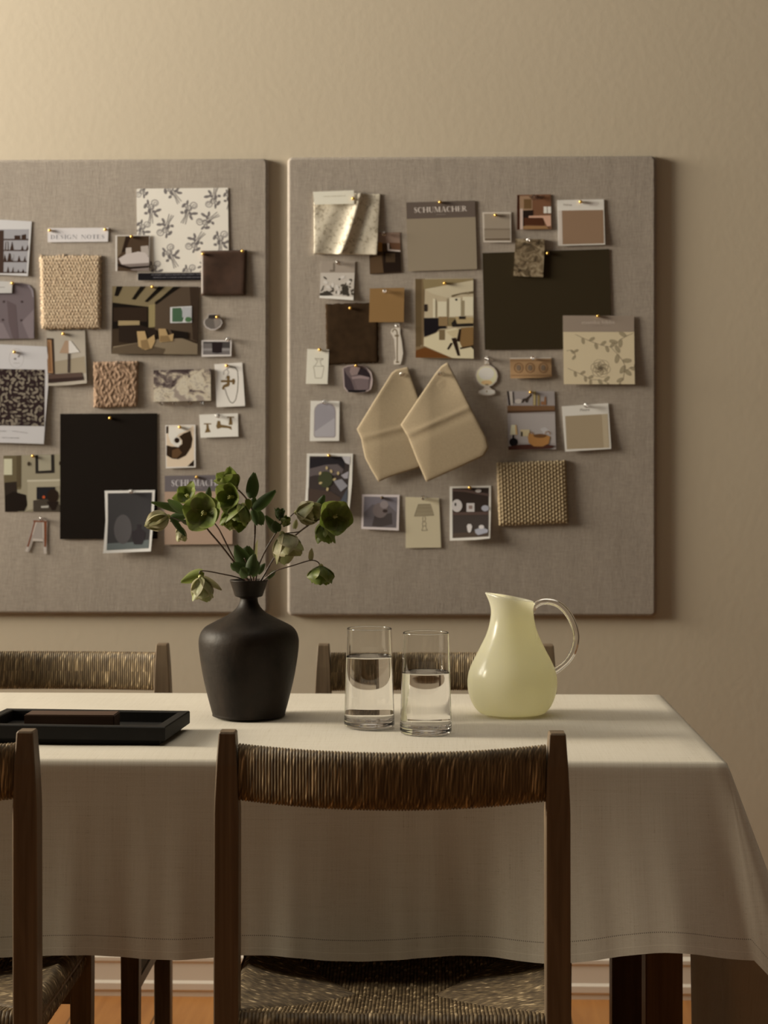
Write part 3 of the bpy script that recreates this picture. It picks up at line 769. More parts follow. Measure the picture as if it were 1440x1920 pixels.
# shelf photograph
brown = (70, 52, 42)
objs = [A(*rect(165, 670, 230, 712)), A((245, 712), (245, 665), (295, 655), (295, 712)), A((60, 832), (65, 740), (95, 740), (100, 832)), A((115, 832), (140, 735), (158, 832)), A((240, 832), (255, 780), (268, 832)), A((295, 832), (318, 770), (322, 832)),
        A((45, 960), (55, 880), (80, 960)), A((85, 960), (105, 865), (125, 880), (130, 960)), A((130, 960), (158, 880), (160, 960)), A((200, 960), (218, 895), (235, 960)), A((268, 960), (285, 900), (295, 960)), A((80, 1085), (95, 1015), (110, 1085)), A((135, 1085), (155, 1020), (165, 1085)), A((200, 1085), (210, 1050), (222, 1085)), A((250, 1085), (265, 1045), (280, 1085))]
card('photo_print', 'white-bordered photo of shelves of small figures, cut off by the frame', 'picture', A((-240, 478), (358, 512), (318, 1128), (-240, 1100)), (205, 195, 183),
     [((160, 152, 146), A((-240, 600), (330, 600), (303, 1098), (-240, 1080))), (brown, A(*rect(-40, 612, 45, 1092))), (brown, [A(*rect(0, 708, 322, 724)), A(*rect(0, 832, 315, 846)), A(*rect(0, 958, 308, 972)), A(*rect(0, 1082, 304, 1096))]), ((62, 44, 34), objs), ((176, 168, 160), [A(*rect(75, 745, 88, 830)), A(*rect(148, 890, 156, 958)), A(*rect(160, 1030, 170, 1080))])], group=GP, mat='gloss')
# lettered strip
card('paper_strip', 'narrow white paper strip lettered DESIGN NOTES', 'paper strip', A((537, 588), (1222, 583), (1216, 740), (540, 746)), (196, 184, 172),
     [((118, 112, 110), serif_word('DESIGN NOTES', A((572, 664), (1180, 660), (1180, 708), (572, 713)), 0.10))], sag=0.001,
     pins=[(*P1(A, 565, 612), 'brass', 'at the left end of the DESIGN NOTES strip'), (*P1(A, 1190, 605), 'brass', 'at the right end of the DESIGN NOTES strip')])
# cream woven swatch
def m_cream():
    k = N('cream_weave'); uv = k.n('ShaderNodeUVMap'); f = k.noise(uv.outputs[0], 34, 3, 0.7); g = k.noise(uv.outputs[0], 3, 2)
    c = k.ramp(f, [(0.33, (0.34, 0.245, 0.165)), (0.5, (0.50, 0.40, 0.28)), (0.66, (0.70, 0.60, 0.46))])
    k.col(k.mix(k.math('MULTIPLY', g, 0.35), c, (0.55, 0.36, 0.26))); k.set(Roughness=0.95); return k.m
rn = random.Random(11)
swatch('fabric_swatch', 'chunky cream woven fabric square with frayed edges, under the DESIGN NOTES strip', A((450, 898), (1146, 893), (1136, 1712), (474, 1718)), m_cream(), 78, 92,
       lambda i, j, u, v: 0.0012*(abs(math.sin((i+(j//4 % 2)*2.0)*math.pi/4))*abs(math.sin(j*math.pi/4)))+rn.uniform(-1, 1)*0.00055, edge=0.010, th=0.004)
# mauve fabric photograph with its label card
dots = [A(*ell(x, y, 14, 14, 10)) for x, y in ((45, 1415), (248, 1415), (35, 1620), (243, 1625))]
card('photo_print', 'mauve buttoned upholstery cut-out with a rounded corner, left of the cream weave', 'picture', A((-240, 1225), (60, 1205), (250, 1205), (330, 1225), (375, 1280), (385, 1360), (388, 1830), (-240, 1840)), (110, 95, 92),
     [((128, 112, 108), [A((-240, 1560), (40, 1660), (120, 1830), (-240, 1836)), A((250, 1640), (330, 1830), (385, 1830), (385, 1500))]), ((96, 80, 77), [A((80, 1400), (180, 1450), (215, 1830), (150, 1830), (100, 1650))]), ((138, 124, 121), A((330, 1225), (375, 1280), (385, 1360), (370, 1370), (350, 1285), (310, 1232))), ((72, 58, 55), dots)], mat='paper', group=GP)
card('paper_card', 'small white label card pinned over the mauve upholstery cut-out', 'card', A((-240, 1170), (145, 1192), (137, 1318), (-240, 1322)), (192, 182, 168), [((150, 140, 128), [tuple_ for tuple_ in [A(*rect(-60, 1250, 58, 1258))]])], lift=0.0035, sag=0.001,
     pins=[(*P1(A, 145, 1208), 'brass', 'at the corner of the small label over the mauve cut-out')])
# floral wallpaper sheet with caption
def bouquet(cx, cy, rot, s):
    """engraved nosegay: stems, leaves and two blown roses"""
    r = math.radians(rot); c, sn = math.cos(r), math.sin(r)
    T = lambda pts: [(cx+s*(x*c-y*sn), cy+s*(x*sn+y*c)) for x, y in pts]
    dk, md = [], []
    for a in ((-0.5, -2), (0.4, -2), (-1.2, -2.2)): dk += [T(q) for q in stroke([(a[0]*2, 9), (a[0], 4), (a[0]*1.5, -1), (a[0]*3.5, -4)], [0.5, 0.5, 0.5, 0.3])]
    for x, y, rx, ry, ro in ((-4.2, -3, 1.1, 2.0, 25), (4.6, 0, 1.0, 2.2, 70), (-3.8, 2, 1.3, 1.0, 0), (3, 3.4, 2.0, 0.9, 40), (-2.5, -5.5, 0.8, 1.9, -10), (1.8, 1.0, 1.6, 1.0, 20), (-1.5, 0.5, 1.2, 1.7, 0)): dk.append(T(ell(x, y, rx, ry, 10, rot=ro)))
    for x, y, q in ((2.2, -5.0, 2.3), (-0.3, -2.2, 1.9)):
        md += [T(p) for p in stroke(ell(x, y, q, q*0.9, 14), 0.75, True)]; md += [T(p) for p in stroke(ell(x+0.3, y+0.3, q*0.45, q*0.4, 10), 0.55, True)]
    return dk, md
dk, md = [], []
for x, y, r_, s in ((380, 290, 0, 15.5), (560, 130, -35, 15.5), (690, 300, 18, 15.5), (900, 185, 190, 15), (500, 430, 200, 15.5), (850, 375, 235, 15), (750, 560, 215, 15), (545, 670, -28, 15.5), (965, 555, 0, 15.5), (300, 455, 20, 14), (300, 110, 190, 13), (405, 800, 0, 14), (700, 830, 0, 14), (1040, 190, 0, 13), (830, 770, 180, 12)):
    a, b = bouquet(*P1(Dq, x, y), r_, 0.80*s/4.5); dk += a; md += b
card('wallpaper_sample', 'cream wallpaper sheet printed with grey rose bouquets, black caption strip below', 'wallpaper sample', Dq((252, 108), (1024, 100), (1032, 878), (262, 883)), (193, 180, 160),
     [((128, 118, 108), md), ((102, 93, 86), dk), ((150, 138, 122), Dq(*rect(240, 812, 1040, 822))), ((22, 19, 20), Dq((265, 822), (1030, 815), (1030, 878), (265, 882))), ((96, 90, 88), [Dq(*[(a*4.5-200*4.5, b*4.5-330*4.5) for a, b in q]) for q in tiny_lines(*P1(Dq, 380, 836), *P1(Dq, 800, 832), 1.6, 3)+tiny_lines(*P1(Dq, 392, 858), *P1(Dq, 800, 856), 1.6, 4)])],
     do_clip=False if False else True, sag=0.002, group='wallpaper samples on the pin boards')
card('photo_print', 'small photo of a white bed, overlapping the bouquet wallpaper corner', 'picture', Dq((76, 502), (366, 500), (364, 806), (80, 806)), (180, 168, 152),
     [((66, 50, 36), Dq((92, 510), (362, 508), (360, 806), (95, 806))), ((98, 82, 62), Dq((92, 510), (165, 510), (130, 650), (92, 690))), ((40, 28, 20), Dq((165, 510), (205, 510), (160, 640), (128, 650))), ((160, 145, 130), Dq((165, 610), (212, 605), (215, 655), (165, 665))), ((150, 136, 122), Dq((290, 595), (355, 590), (362, 680), (295, 650))), ((168, 153, 140), Dq((105, 700), (160, 665), (270, 640), (330, 650), (362, 690), (362, 735), (240, 750), (130, 748))), ((112, 98, 88), Dq((130, 748), (362, 735), (362, 806), (220, 800))), ((34, 24, 18), Dq((95, 740), (200, 770), (362, 760), (362, 775), (200, 790), (95, 765)))],
     lift=0.005, pins=[(*P1(Dq, 218, 517), 'brass', 'at the top of the small bed photo')], group=GP, mat='gloss')
swatch('leather_swatch', 'dark brown leather square pinned by two corners over the wallpaper sheet', Dq((797, 634), (1186, 626), (1174, 1006), (803, 1012)), simple('brown_leather', (0.058, 0.030, 0.020), 0.5, 0.25, 40), 16, 16, lambda i, j, u, v: 0.0008*math.sin(u*5+v*3)+0.0025*v*v*(1-u), lift=0.004, th=0.0018, seed=4,
       pins=[(*P1(Dq, 817, 660), 'brass', 'at the left corner of the brown leather square'), (*P1(Dq, 1152, 637), 'brass', 'at the right corner of the brown leather square')])
# beamed bedroom photograph
card('photo_print', 'large photo of a beamed bedroom with two tan armchairs', 'picture', Dq((48, 930), (778, 935), (768, 1510), (42, 1502)), (52, 40, 28),
     [((108, 93, 66), Dq((48, 930), (610, 932), (410, 1060), (410, 1270), (355, 1275), (352, 1105), (50, 1070))), ((124, 108, 72), Dq((355, 1090), (410, 1080), (410, 1275), (355, 1280))), ((72, 58, 44), Dq((410, 1075), (640, 935), (778, 935), (772, 1400), (410, 1300))), ((50, 38, 28), Dq((700, 935), (778, 935), (772, 1400), (730, 1380))), ((22, 17, 12), [Dq((85, 932), (135, 932), (95, 1015), (65, 1012)), Dq((285, 932), (330, 933), (240, 1045), (212, 1040)), Dq((440, 933), (492, 934), (345, 1065), (320, 1060)), Dq((565, 934), (620, 935), (425, 1083), (402, 1078)), Dq((50, 1068), (352, 1105), (352, 1275), (50, 1290))]), ((42, 31, 22), Dq(*rect(58, 1110, 345, 1230))), ((132, 112, 78), Dq(*rect(100, 1222, 280, 1262))), ((36, 27, 20), Dq((105, 1262), (285, 1258), (420, 1300), (430, 1360), (250, 1420), (105, 1400))), ((112, 96, 74), Dq((60, 1440), (430, 1380), (640, 1370), (772, 1420), (768, 1508), (42, 1500))), ((78, 64, 48), Dq((60, 1450), (260, 1410), (500, 1460), (480, 1505), (42, 1498))),
      ((176, 170, 160), Dq((538, 1108), (720, 1098), (720, 1238), (538, 1242))), ((62, 82, 58), Dq((555, 1115), (630, 1112), (655, 1190), (640, 1232), (555, 1232))), ((150, 146, 140), Dq(*rect(640, 1108, 715, 1195))), ((68, 92, 58), Dq(*ell(690, 1212, 28, 22, 12))), ((26, 20, 15), Dq((540, 1300), (690, 1320), (690, 1375), (575, 1365))),
      ((150, 122, 82), [Dq((258, 1312), (325, 1310), (345, 1380), (405, 1340), (412, 1395), (385, 1455), (330, 1470), (272, 1440)), Dq((440, 1290), (500, 1290), (520, 1345), (568, 1330), (560, 1395), (450, 1405))]), ((116, 92, 60), [Dq((290, 1390), (345, 1380), (370, 1460), (300, 1465)), Dq((455, 1350), (520, 1348), (545, 1395), (450, 1400))])],
     pins=[(*P1(Dq, 388, 937), 'brass', 'at the top of the beamed bedroom photo')], curl=lambda u, v: 0.002*v*math.sin(u*3.1), group=GP, mat='gloss')
# vase cut-out
vo = [(858, 1168), (932, 1166), (936, 1190), (968, 1212), (978, 1240), (960, 1275), (920, 1300), (880, 1302), (838, 1280), (818, 1245), (824, 1215), (852, 1196)]
vi = [(862, 1172), (928, 1170), (930, 1193), (960, 1215), (970, 1240), (950, 1270), (918, 1290), (882, 1292), (842, 1272), (826, 1240), (832, 1215), (856, 1198)]
card('paper_cutout', 'small cut-out of a round grey jar with a dark neck', 'cut-out', Dq(*vo), (150, 138, 126), [((84, 75, 66), Dq(*vi)), ((108, 97, 86), Dq((905, 1198), (950, 1205), (968, 1240), (945, 1270), (915, 1285))), ((44, 37, 32), Dq((862, 1172), (928, 1170), (932, 1200), (895, 1206), (856, 1200)))], do_clip=False, pins=[(*P1(Dq, 933, 1192), 'brass', 'through the round jar cut-out')], group='paper cut-outs on the pin boards')
card('photo_print', 'tiny white-bordered photo of a dark round side table', 'picture', Dq((800, 1385), (1056, 1385), (1052, 1522), (803, 1526)), (172, 160, 147), [((92, 84, 78), Dq(*rect(815, 1398, 1042, 1508))), ((60, 54, 50), [Dq(*rect(815, 1398, 1042, 1412)), Dq(*rect(975, 1400, 1042, 1450))]), ((118, 110, 103), Dq(*rect(815, 1455, 1042, 1475))), ((34, 26, 25), Dq((888, 1405), (978, 1405), (972, 1490), (930, 1496), (892, 1490)))],
     pins=[(*P1(Dq, 1026, 1376), 'clear', 'over the corner of the dark side table photo')], group=GP, mat='gloss')
# dark floral fabric sample on card
rf = random.Random(21); lv, lv2 = [], []
for i in range(14):
    for j in range(13):
        x = -10+i*8+rf.uniform(-2.6, 2.6); y = 695+j*8.4+rf.uniform(-3, 3); a = rf.uniform(0, 180)
        (lv if rf.random() < 0.7 else lv2).append(ell(x, y, rf.uniform(1.5, 3.0), rf.uniform(3.0, 5.8), 8, rot=a))
fab = Bq((-260, 545), (508, 560), (505, 1195), (-260, 1185))
card('fabric_sample', 'white sample card with dark brown leaf-printed fabric, cut off by the frame', 'fabric sample', Bq((-260, 262), (530, 300), (548, 480), (552, 680), (535, 900), (515, 1150), (500, 1395), (-260, 1372)), (196, 186, 176),
     [((168, 158, 150), [Bq(*[(a*6, b*6-3600) for a, b in q]) for q in stroke(ell(31.5, 672, 13.5, 18, 24), 0.7, True)]), ((130, 120, 112), [ell(29, 673, 2.6, 2.2, 8), ell(36, 668, 1.6, 3.0, 8, rot=30)]+stroke([(26, 681), (38, 681)], 0.6)), ((46, 32, 30), fab), ((96, 84, 70), [clip(q, fab) for q in lv2]), ((132, 118, 98), [clip(q, fab) for q in lv]), ((150, 141, 134), tiny_lines(0, 808.5, 13, 808.5, 1.6, 7)+tiny_lines(24, 808, 52, 812, 1.3, 8)+tiny_lines(4, 820.5, 37, 821.5, 1.6, 9))],
     lift=0.003, pins=[(*P1(Bq, 170, 362), 'brass', 'through the oval emblem of the leaf-print sample card')], sag=0.004, group='fabric swatches on the pin boards')
# lamp photograph
card('photo_print', 'photo of a pleated table lamp beside a framed picture', 'picture', Bq((525, 128), (958, 118), (968, 400), (985, 712), (760, 736), (545, 742)), (158, 144, 124),
     [((140, 124, 100), Bq((610, 470), (955, 410), (975, 600), (610, 600))), ((58, 44, 34), Bq((528, 205), (605, 208), (625, 612), (540, 605))), ((150, 110, 74), Bq((535, 225), (580, 225), (600, 600), (545, 595))), ((120, 84, 54), Bq((540, 240), (560, 240), (585, 585), (550, 580))), ((150, 122, 96), Bq((735, 232), (775, 232), (778, 378), (672, 372))), ((192, 180, 164), Bq((775, 232), (800, 235), (900, 362), (778, 378))), ((66, 54, 46), Bq(*rect(766, 376, 790, 592))), ((78, 60, 50), Bq((548, 612), (930, 592), (945, 668), (548, 705))), ((52, 38, 32), Bq((548, 665), (945, 640), (945, 675), (548, 710)))],
     pins=[(*P1(Bq, 722, 160), 'brass', 'at the top of the table lamp photo')], sag=0.005, curl=lambda u, v: 0.004*u*u*v, group=GP, mat='gloss')
# brown boucle swatch
def m_boucle():
    k = N('brown_boucle'); uv = k.n('ShaderNodeUVMap'); f = k.noise(uv.outputs[0], 16, 4, 0.65, 0.8)
    k.col(k.ramp(f, [(0.34, (0.20, 0.125, 0.085)), (0.5, (0.33, 0.22, 0.15)), (0.68, (0.48, 0.34, 0.25))])); k.set(Roughness=0.95); return k.m
rb_ = random.Random(8); ph = [rb_.uniform(0, 6) for _ in range(80)]
swatch('fabric_swatch', 'square of curly brown bouclé fabric above the black sheet', Cq((66, 418), (424, 412), (414, 768), (72, 782)), m_boucle(), 64, 64,
       lambda i, j, u, v: 0.0016*abs(math.sin(u*32+1.6*math.sin(v*13+ph[i//8])))*abs(math.cos(v*17+2.0*math.sin(u*11+ph[j//7+20]))) + rb_.uniform(0, 1)*0.0006, edge=0.006, th=0.0035, seed=9,
       pins=[(*P1(Cq, 262, 432), 'clear', 'at the top of the curly brown bouclé square')])
# marble tile on four clear pins
def m_marble(name, stops, sc_, dist, band=None):
    k = N(name); f = k.noise(k.coord('Object', (1, 1, 1.3)), sc_, 6, 0.62, dist)
    if band:
        c = k.n('ShaderNodeTexCoord'); sx = k.n('ShaderNodeSeparateXYZ'); k.l(c.outputs['Object'], sx.inputs[0]); f = k.math('MULTIPLY_ADD', k.math('SUBTRACT', sx.outputs[2], band[0]), band[1], f)
    k.col(k.ramp(f, stops)); k.set(Roughness=0.22); return k.m
mm = m_marble('violet_marble', [(0.36, (0.07, 0.05, 0.055)), (0.45, (0.20, 0.165, 0.165)), (0.52, (0.62, 0.56, 0.47)), (0.60, (0.70, 0.66, 0.58)), (0.68, (0.38, 0.33, 0.31))], 30, 0.7, (bp(0, 712)[1], -3.0))
swatch('marble_tile', 'violet and cream veined marble tile standing on four clear pins', Cq((546, 486), (998, 472), (1000, 726), (546, 735)), mm, 4, 4, lambda i, j, u, v: 0, th=0.006, sag=0, seed=2, flat=True, cat='marble tile', group='stone samples on the pin boards')
for q, (x, wd) in enumerate(((606, 'leftmost'), (712, 'second from left'), (836, 'third from left'), (930, 'rightmost'))):
    pin(*P1(Cq, x, 744), 'clear', f'{wd} of four under the violet marble tile', 0.002)
# faucet card
bz = (96, 74, 44)
card('paper_card', 'white card with a bronze wall faucet and looped hose', 'card', Cq((1025, 436), (1246, 422), (1270, 768), (1044, 778)), (186, 175, 164),
     [((88, 78, 66), [q for q in stroke(Cq((1125, 470), (1150, 458), (1190, 460), (1210, 490), (1215, 560), (1210, 650), (1195, 720), (1172, 746), (1150, 735), (1125, 680), (1110, 630)), 1.5)]), ((134, 124, 114), stroke(Cq((1100, 520), (1100, 490), (1125, 475), (1140, 500), (1115, 555)), 1.6)), (bz, [Cq(*rect(1078, 562, 1190, 580)), Cq(*rect(1125, 530, 1146, 600)), Cq((1120, 590), (1150, 590), (1140, 612), (1108, 620), (1102, 642), (1085, 630), (1095, 605)), Cq(*rect(1168, 552, 1186, 596)), Cq(*ell(1135, 540, 14, 14, 10))])],
     pins=[(*P1(Cq, 1127, 447), 'brass', 'at the top of the looped-hose faucet card')], sag=0.004, group='cards on the pin boards')
card('paper_card', 'small white card with bronze tap handles', 'card', Cq((905, 836), (1212, 825), (1216, 1010), (916, 1020)), (188, 177, 166),
     [(bz, [Cq((962, 912), (978, 912), (984, 945), (998, 975), (950, 980), (962, 945)), Cq(*rect(942, 905, 1000, 914)), Cq((1050, 885), (1070, 885), (1078, 915), (1120, 922), (1160, 930), (1165, 958), (1140, 945), (1085, 940), (1050, 950), (1040, 930)), Cq((1146, 862), (1162, 862), (1168, 895), (1170, 918), (1138, 918)), Cq(*rect(1126, 852, 1182, 862))])],
     pins=[(*P1(Cq, 1053, 845), 'clear', 'at the top of the tap handles card')], sag=0.003, group='cards on the pin boards')
# shell card
shell = [(0, 0)]
def sp_(cx, cy, r0, turns, n, a0): return [(cx+r0*math.exp(-0.22*t)*math.cos(a0+t), cy+r0*math.exp(-0.22*t)*math.sin(a0+t)) for t in [turns*i/n for i in range(n)]]
card('photo_print', 'photo of a dark spiral shell on cream', 'picture', Cq((636, 920), (875, 916), (878, 1255), (642, 1262)), (190, 178, 162),
     [((186, 164, 136), Cq((645, 928), (862, 924), (864, 1246), (648, 1252))), ((40, 28, 18), Cq(*rect(643, 928, 660, 985))), ((36, 26, 18), Cq((812, 1246), (864, 1195), (864, 1246))), ((198, 186, 166), Cq((665, 930), (855, 928), (800, 965), (745, 990), (720, 1020), (765, 1045), (760, 1075), (720, 1088), (680, 1060), (660, 1000))), ((44, 31, 20), Cq((835, 965), (852, 1030), (840, 1095), (800, 1160), (740, 1190), (690, 1185), (646, 1160), (646, 1080), (690, 1090), (740, 1092), (770, 1070), (770, 1040), (745, 1010), (780, 985))), ((84, 60, 38), Cq((690, 1120), (740, 1100), (770, 1140), (730, 1180), (690, 1178))), ((206, 192, 170), stroke(Cq(*sp_(728, 1040, 50, 9, 40, 1.2)), 3.0)), ((36, 24, 15), Cq(*ell(728, 1040, 20, 22, 12)))],
     pins=[(*P1(Cq, 752, 938), 'brass', 'at the top of the spiral shell photo')], group=GP, mat='gloss')
# black sheet
card('paper_sheet', 'tall black paper sheet on the board behind the vase flowers', 'paper sheet', [(113, 776), (295, 775), (295.5, 1010), (113, 1011)], (24, 18, 13), [], sag=0.0015, pins=[(207.5, 784.5, 'brass', 'at the top of the tall black sheet')], group='dark sheets on the pin boards')
# fireplace photograph, tucked under the black sheet
card('photo_print', 'photo of a pale fireplace room tucked beside the black sheet', 'picture', E((30, 118), (548, 103), (548, 620), (45, 622)), (150, 137, 110),
     [((104, 90, 64), E((32, 118), (190, 114), (190, 420), (38, 430))), ((196, 186, 152), E(*rect(36, 145, 110, 290))), ((88, 74, 52), E(*rect(150, 114, 192, 400))), ((50, 40, 32), E((40, 360), (150, 350), (160, 620), (45, 622))), ((36, 28, 22), E((45, 480), (120, 440), (235, 470), (245, 560), (220, 615), (46, 620))), ((46, 40, 34), E((318, 112), (487, 106), (490, 272), (320, 278))), ((158, 146, 120), E((345, 112), (460, 108), (462, 248), (348, 255))), ((164, 150, 122), E((250, 335), (545, 330), (545, 395), (330, 400), (330, 590), (250, 610))), ((190, 176, 148), E((245, 335), (545, 328), (545, 345), (245, 352))), ((38, 35, 35), E(*rect(330, 400, 495, 510))), ((72, 62, 50), E((300, 520), (420, 505), (540, 560), (545, 618), (300, 618))), ((176, 166, 148), E((370, 570), (440, 565), (435, 585), (372, 587))), ((44, 32, 24), E(*ell(475, 480, 52, 62, 16))), ((40, 30, 24), E((420, 530), (530, 530), (500, 605), (470, 610))), ((188, 84, 44), E(*ell(395, 490, 13, 14, 10))), ((60, 48, 36), [E(*ell(260, 190, 14, 20, 8)), E(*ell(540, 185, 8, 20, 8))])],
     lift=0.0004, sag=0.0, pins=[(*P1(E, 301, 121), 'brass', 'at the top of the pale fireplace photo')], group=GP, mat='gloss')
# stool cut-out
so = [(300, 690), (352, 696), (356, 672), (384, 668), (388, 692), (430, 702), (424, 800), (422, 998), (395, 1000), (386, 880), (300, 885), (262, 985), (226, 980), (270, 820)]
card('paper_cutout', 'cut-out of a small reddish wooden stool', 'cut-out', E(*so), (158, 143, 128), [((120, 68, 42), [E((302, 698), (426, 706), (425, 718), (300, 712)), E((308, 712), (328, 714), (290, 830), (256, 950), (240, 950), (280, 820)), E((398, 716), (422, 718), (420, 880), (416, 950), (400, 950), (400, 850))]), ((186, 170, 152), [E((296, 862), (390, 868), (390, 890), (294, 884)), E((228, 975), (246, 935), (262, 940), (252, 982)), E((394, 938), (418, 938), (420, 998), (400, 998)), E((320, 716), (336, 716), (300, 830), (290, 828)), E((384, 716), (396, 716), (398, 860), (388, 860))])], do_clip=False, sag=0.001, pins=[(*P1(E, 376, 686), 'clear', 'at the top of the stool cut-out')], group='paper cut-outs on the pin boards')
# header card with brown paper
card('sample_card', 'sample card lettered in a grey band over tan paper, behind the flowers', 'sample card', [(309, 892), (437, 890), (436, 1020), (309, 1021)], (148, 122, 100), [((92, 83, 80), [(309, 890), (437, 889), (437, 921), (309, 922)]), ((170, 160, 152), serif_word('SCHUMACHER', [(321, 900), (425, 898.5), (425, 910.5), (321, 912)])), ((128, 118, 112), tiny_lines(362, 914.5, 380, 914.5, 1.6, 5))], sag=0.003, pins=[(370, 895, 'brass', 'at the top of the tan card behind the flowers')], group='lettered sample cards on the pin boards')
# framed vases print
card('photo_print', 'white-bordered dark photo of two vases over the black sheet corner', 'picture', E((945, 432), (1397, 426), (1385, 700), (1365, 975), (1150, 985), (938, 993), (955, 700)), (198, 188, 177),
     [((58, 54, 51), E((972, 455), (1372, 447), (1362, 700), (1346, 948), (968, 966), (976, 700))), ((92, 94, 88), E((970, 905), (1180, 895), (1352, 870), (1346, 948), (968, 966))), ((80, 74, 70), E(*ell(1112, 778, 80, 132, 24))), ((50, 44, 43), E((1190, 800), (1225, 785), (1240, 770), (1235, 735), (1275, 735), (1268, 770), (1290, 785), (1315, 805), (1308, 860), (1285, 915), (1215, 915), (1195, 870)))],
     lift=0.0035, sag=0.008, curl=lambda u, v: 0.003*(abs(2*u-1)**2)*v, pins=[(*P1(E, 1184, 441), 'clear', 'at the top of the two vases photo')], group=GP, mat='gloss', do_clip=False)
# ------------------------------------------------------------------ right board
Fq = Zm(560, 340, 5.332); G = Zm(560, 580, 6.545); Hq = Zm(740, 360, 5.647); I = Zm(890, 350, 5.538); J = Zm(880, 580, 4.235); K = Zm(740, 830, 4.235); L = Zm(560, 830, 6.545); Q = Zm(640, 660, 4.8)
# folded printed fabric with label
def m_speckle():
    k = N('speckled_cotton'); f = k.noise(k.coord('Object', (1, 1, 1)), 150, 2, 0.6, 0.3); g = k.noise(k.coord('Object'), 40, 2)
    k.col(k.ramp(k.math('ADD', k.math('MULTIPLY', f, 0.7), k.math('MULTIPLY', g, 0.3)), [(0.36, (0.42, 0.37, 0.29)), (0.47, (0.70, 0.65, 0.55)), (0.7, (0.79, 0.745, 0.65))])); k.set(Roughness=0.95, Specular_IOR_Level=0.1); return k.m
def fold(i, j, u, v):
    c = 0.69-0.14*v-0.12*v*v; d = u-c
    return 0.0125*math.exp(-(d/0.075)**2)*(0.55+0.45*v)+0.003*v*math.sin(u*5.0+2.4)+0.0005*math.sin(u*19+v*8)
swatch('fabric_swatch', 'crumpled cream fabric piece with a faint speckled print and raised fold', Fq((152, 112), (820, 128), (786, 738), (156, 728)), m_speckle(), 60, 60, fold, lift=0.002, th=0.001, edge=0.002, seed=31, sag=0.006)
card('paper_card', 'cream label card over the top left of the crumpled speckled fabric', 'card', Fq((145, 112), (553, 96), (555, 232), (160, 240)), (184, 172, 146), [((166, 154, 130), tiny_lines(*P1(Fq, 250, 160), *P1(Fq, 470, 152), 2.0, 6))], lift=0.0105, sag=0.002, pins=[(*P1(Fq, 546, 183), 'brass', 'at the corner of the cream label on crumpled fabric')], group='cards on the pin boards')
card('photo_print', 'dark brown photo of a wooden kitchen, half under the crumpled fabric', 'picture', Fq((700, 512), (1012, 510), (1023, 912), (712, 930)), (52, 38, 26),
     [((112, 90, 74), Fq((700, 512), (1012, 512), (1016, 620), (700, 620))), ((120, 84, 44), Fq(*rect(780, 612, 835, 700))), ((84, 58, 40), Fq((905, 612), (1016, 618), (1018, 690), (930, 680))), ((168, 152, 136), Fq((885, 620), (905, 620), (905, 680), (1018, 690), (1018, 705), (890, 695))), ((30, 21, 15), Fq((845, 700), (1020, 710), (1022, 905), (850, 915))), ((72, 54, 36), Fq((712, 770), (830, 735), (850, 915), (714, 925))), ((58, 44, 30), Fq(*rect(870, 720, 965, 810)))],
     lift=0.0006, sag=0.001, pins=[(*P1(Fq, 855, 528), 'clear', 'at the top of the wooden kitchen photo')], group=GP, mat='gloss')
rl = random.Random(5)
card('photo_print', 'black-and-white photo of white flowers under the crumpled fabric', 'picture', Fq((222, 800), (565, 800), (548, 1192), (210, 1168)), (142, 129, 113),
     [((128, 114, 98), Fq((225, 800), (565, 800), (560, 915), (222, 915))), ((96, 84, 70), [Fq(*rect(344, 815, 362, 895)), Fq(*rect(312, 885, 362, 905))]), ((156, 144, 128), Fq((222, 915), (560, 915), (548, 1150), (212, 1150))), ((62, 54, 44), [Fq(*ell(rl.uniform(225, 545), 960+rl.random()**0.5*180, rl.uniform(8, 26), rl.uniform(6, 18), 9, rot=rl.uniform(0, 180))) for _ in range(26)]), ((168, 157, 142), [Fq(*ell(x, y, 26, 16, 10, rot=r_)) for x, y, r_ in ((300, 1060, 30), (340, 1040, 100), (385, 1060, 60), (270, 1010, 20), (440, 960, 160), (400, 1110, 90), (500, 1010, 150))]), ((48, 42, 34), [Fq((212, 1120), (300, 1100), (350, 1140), (212, 1150)), Fq((430, 1060), (490, 1040), (500, 1140), (440, 1140))]), ((192, 181, 167), Fq((212, 1146), (549, 1156), (548, 1192), (210, 1168)))],
     pins=[(*P1(Fq, 394, 816), 'clear', 'at the top of the white flowers photo')], sag=0.004, curl=lambda u, v: 0.004*max(0, v-0.8)*5*0.5, group=GP)
swatch('fabric_swatch', 'dark brown velvet square with pinked left edge', Fq((268, 1228), (790, 1212), (796, 1810), (280, 1836)), simple('brown_velvet', (0.046, 0.027, 0.014), 0.9, 0.2, 60, Specular_IOR_Level=0.1), 30, 36, lambda i, j, u, v: 0.0004*math.sin(u*7)*math.sin(v*5), lift=0.001, th=0.0012, edge=0.004, seed=6, pins=[(*P1(Fq, 520, 1270), 'brass', 'at the top of the dark brown velvet square')])
card('paper_swatch', 'small tan paper square overlapping the dark brown velvet', 'paper swatch', Fq((712, 1072), (1057, 1066), (1051, 1410), (704, 1410)), (112, 84, 50), [], lift=0.0045, sag=0.002, pins=[(*P1(Fq, 860, 1100), 'clear', 'at the top of the small tan paper square')], mat='gloss')
fo = [(962, 1420), (1014, 1420), (1014, 1520), (1030, 1600), (1044, 1720), (1030, 1790), (1018, 1830), (952, 1832), (950, 1800), (970, 1770), (960, 1640), (955, 1580), (918, 1510), (930, 1475), (965, 1468)]
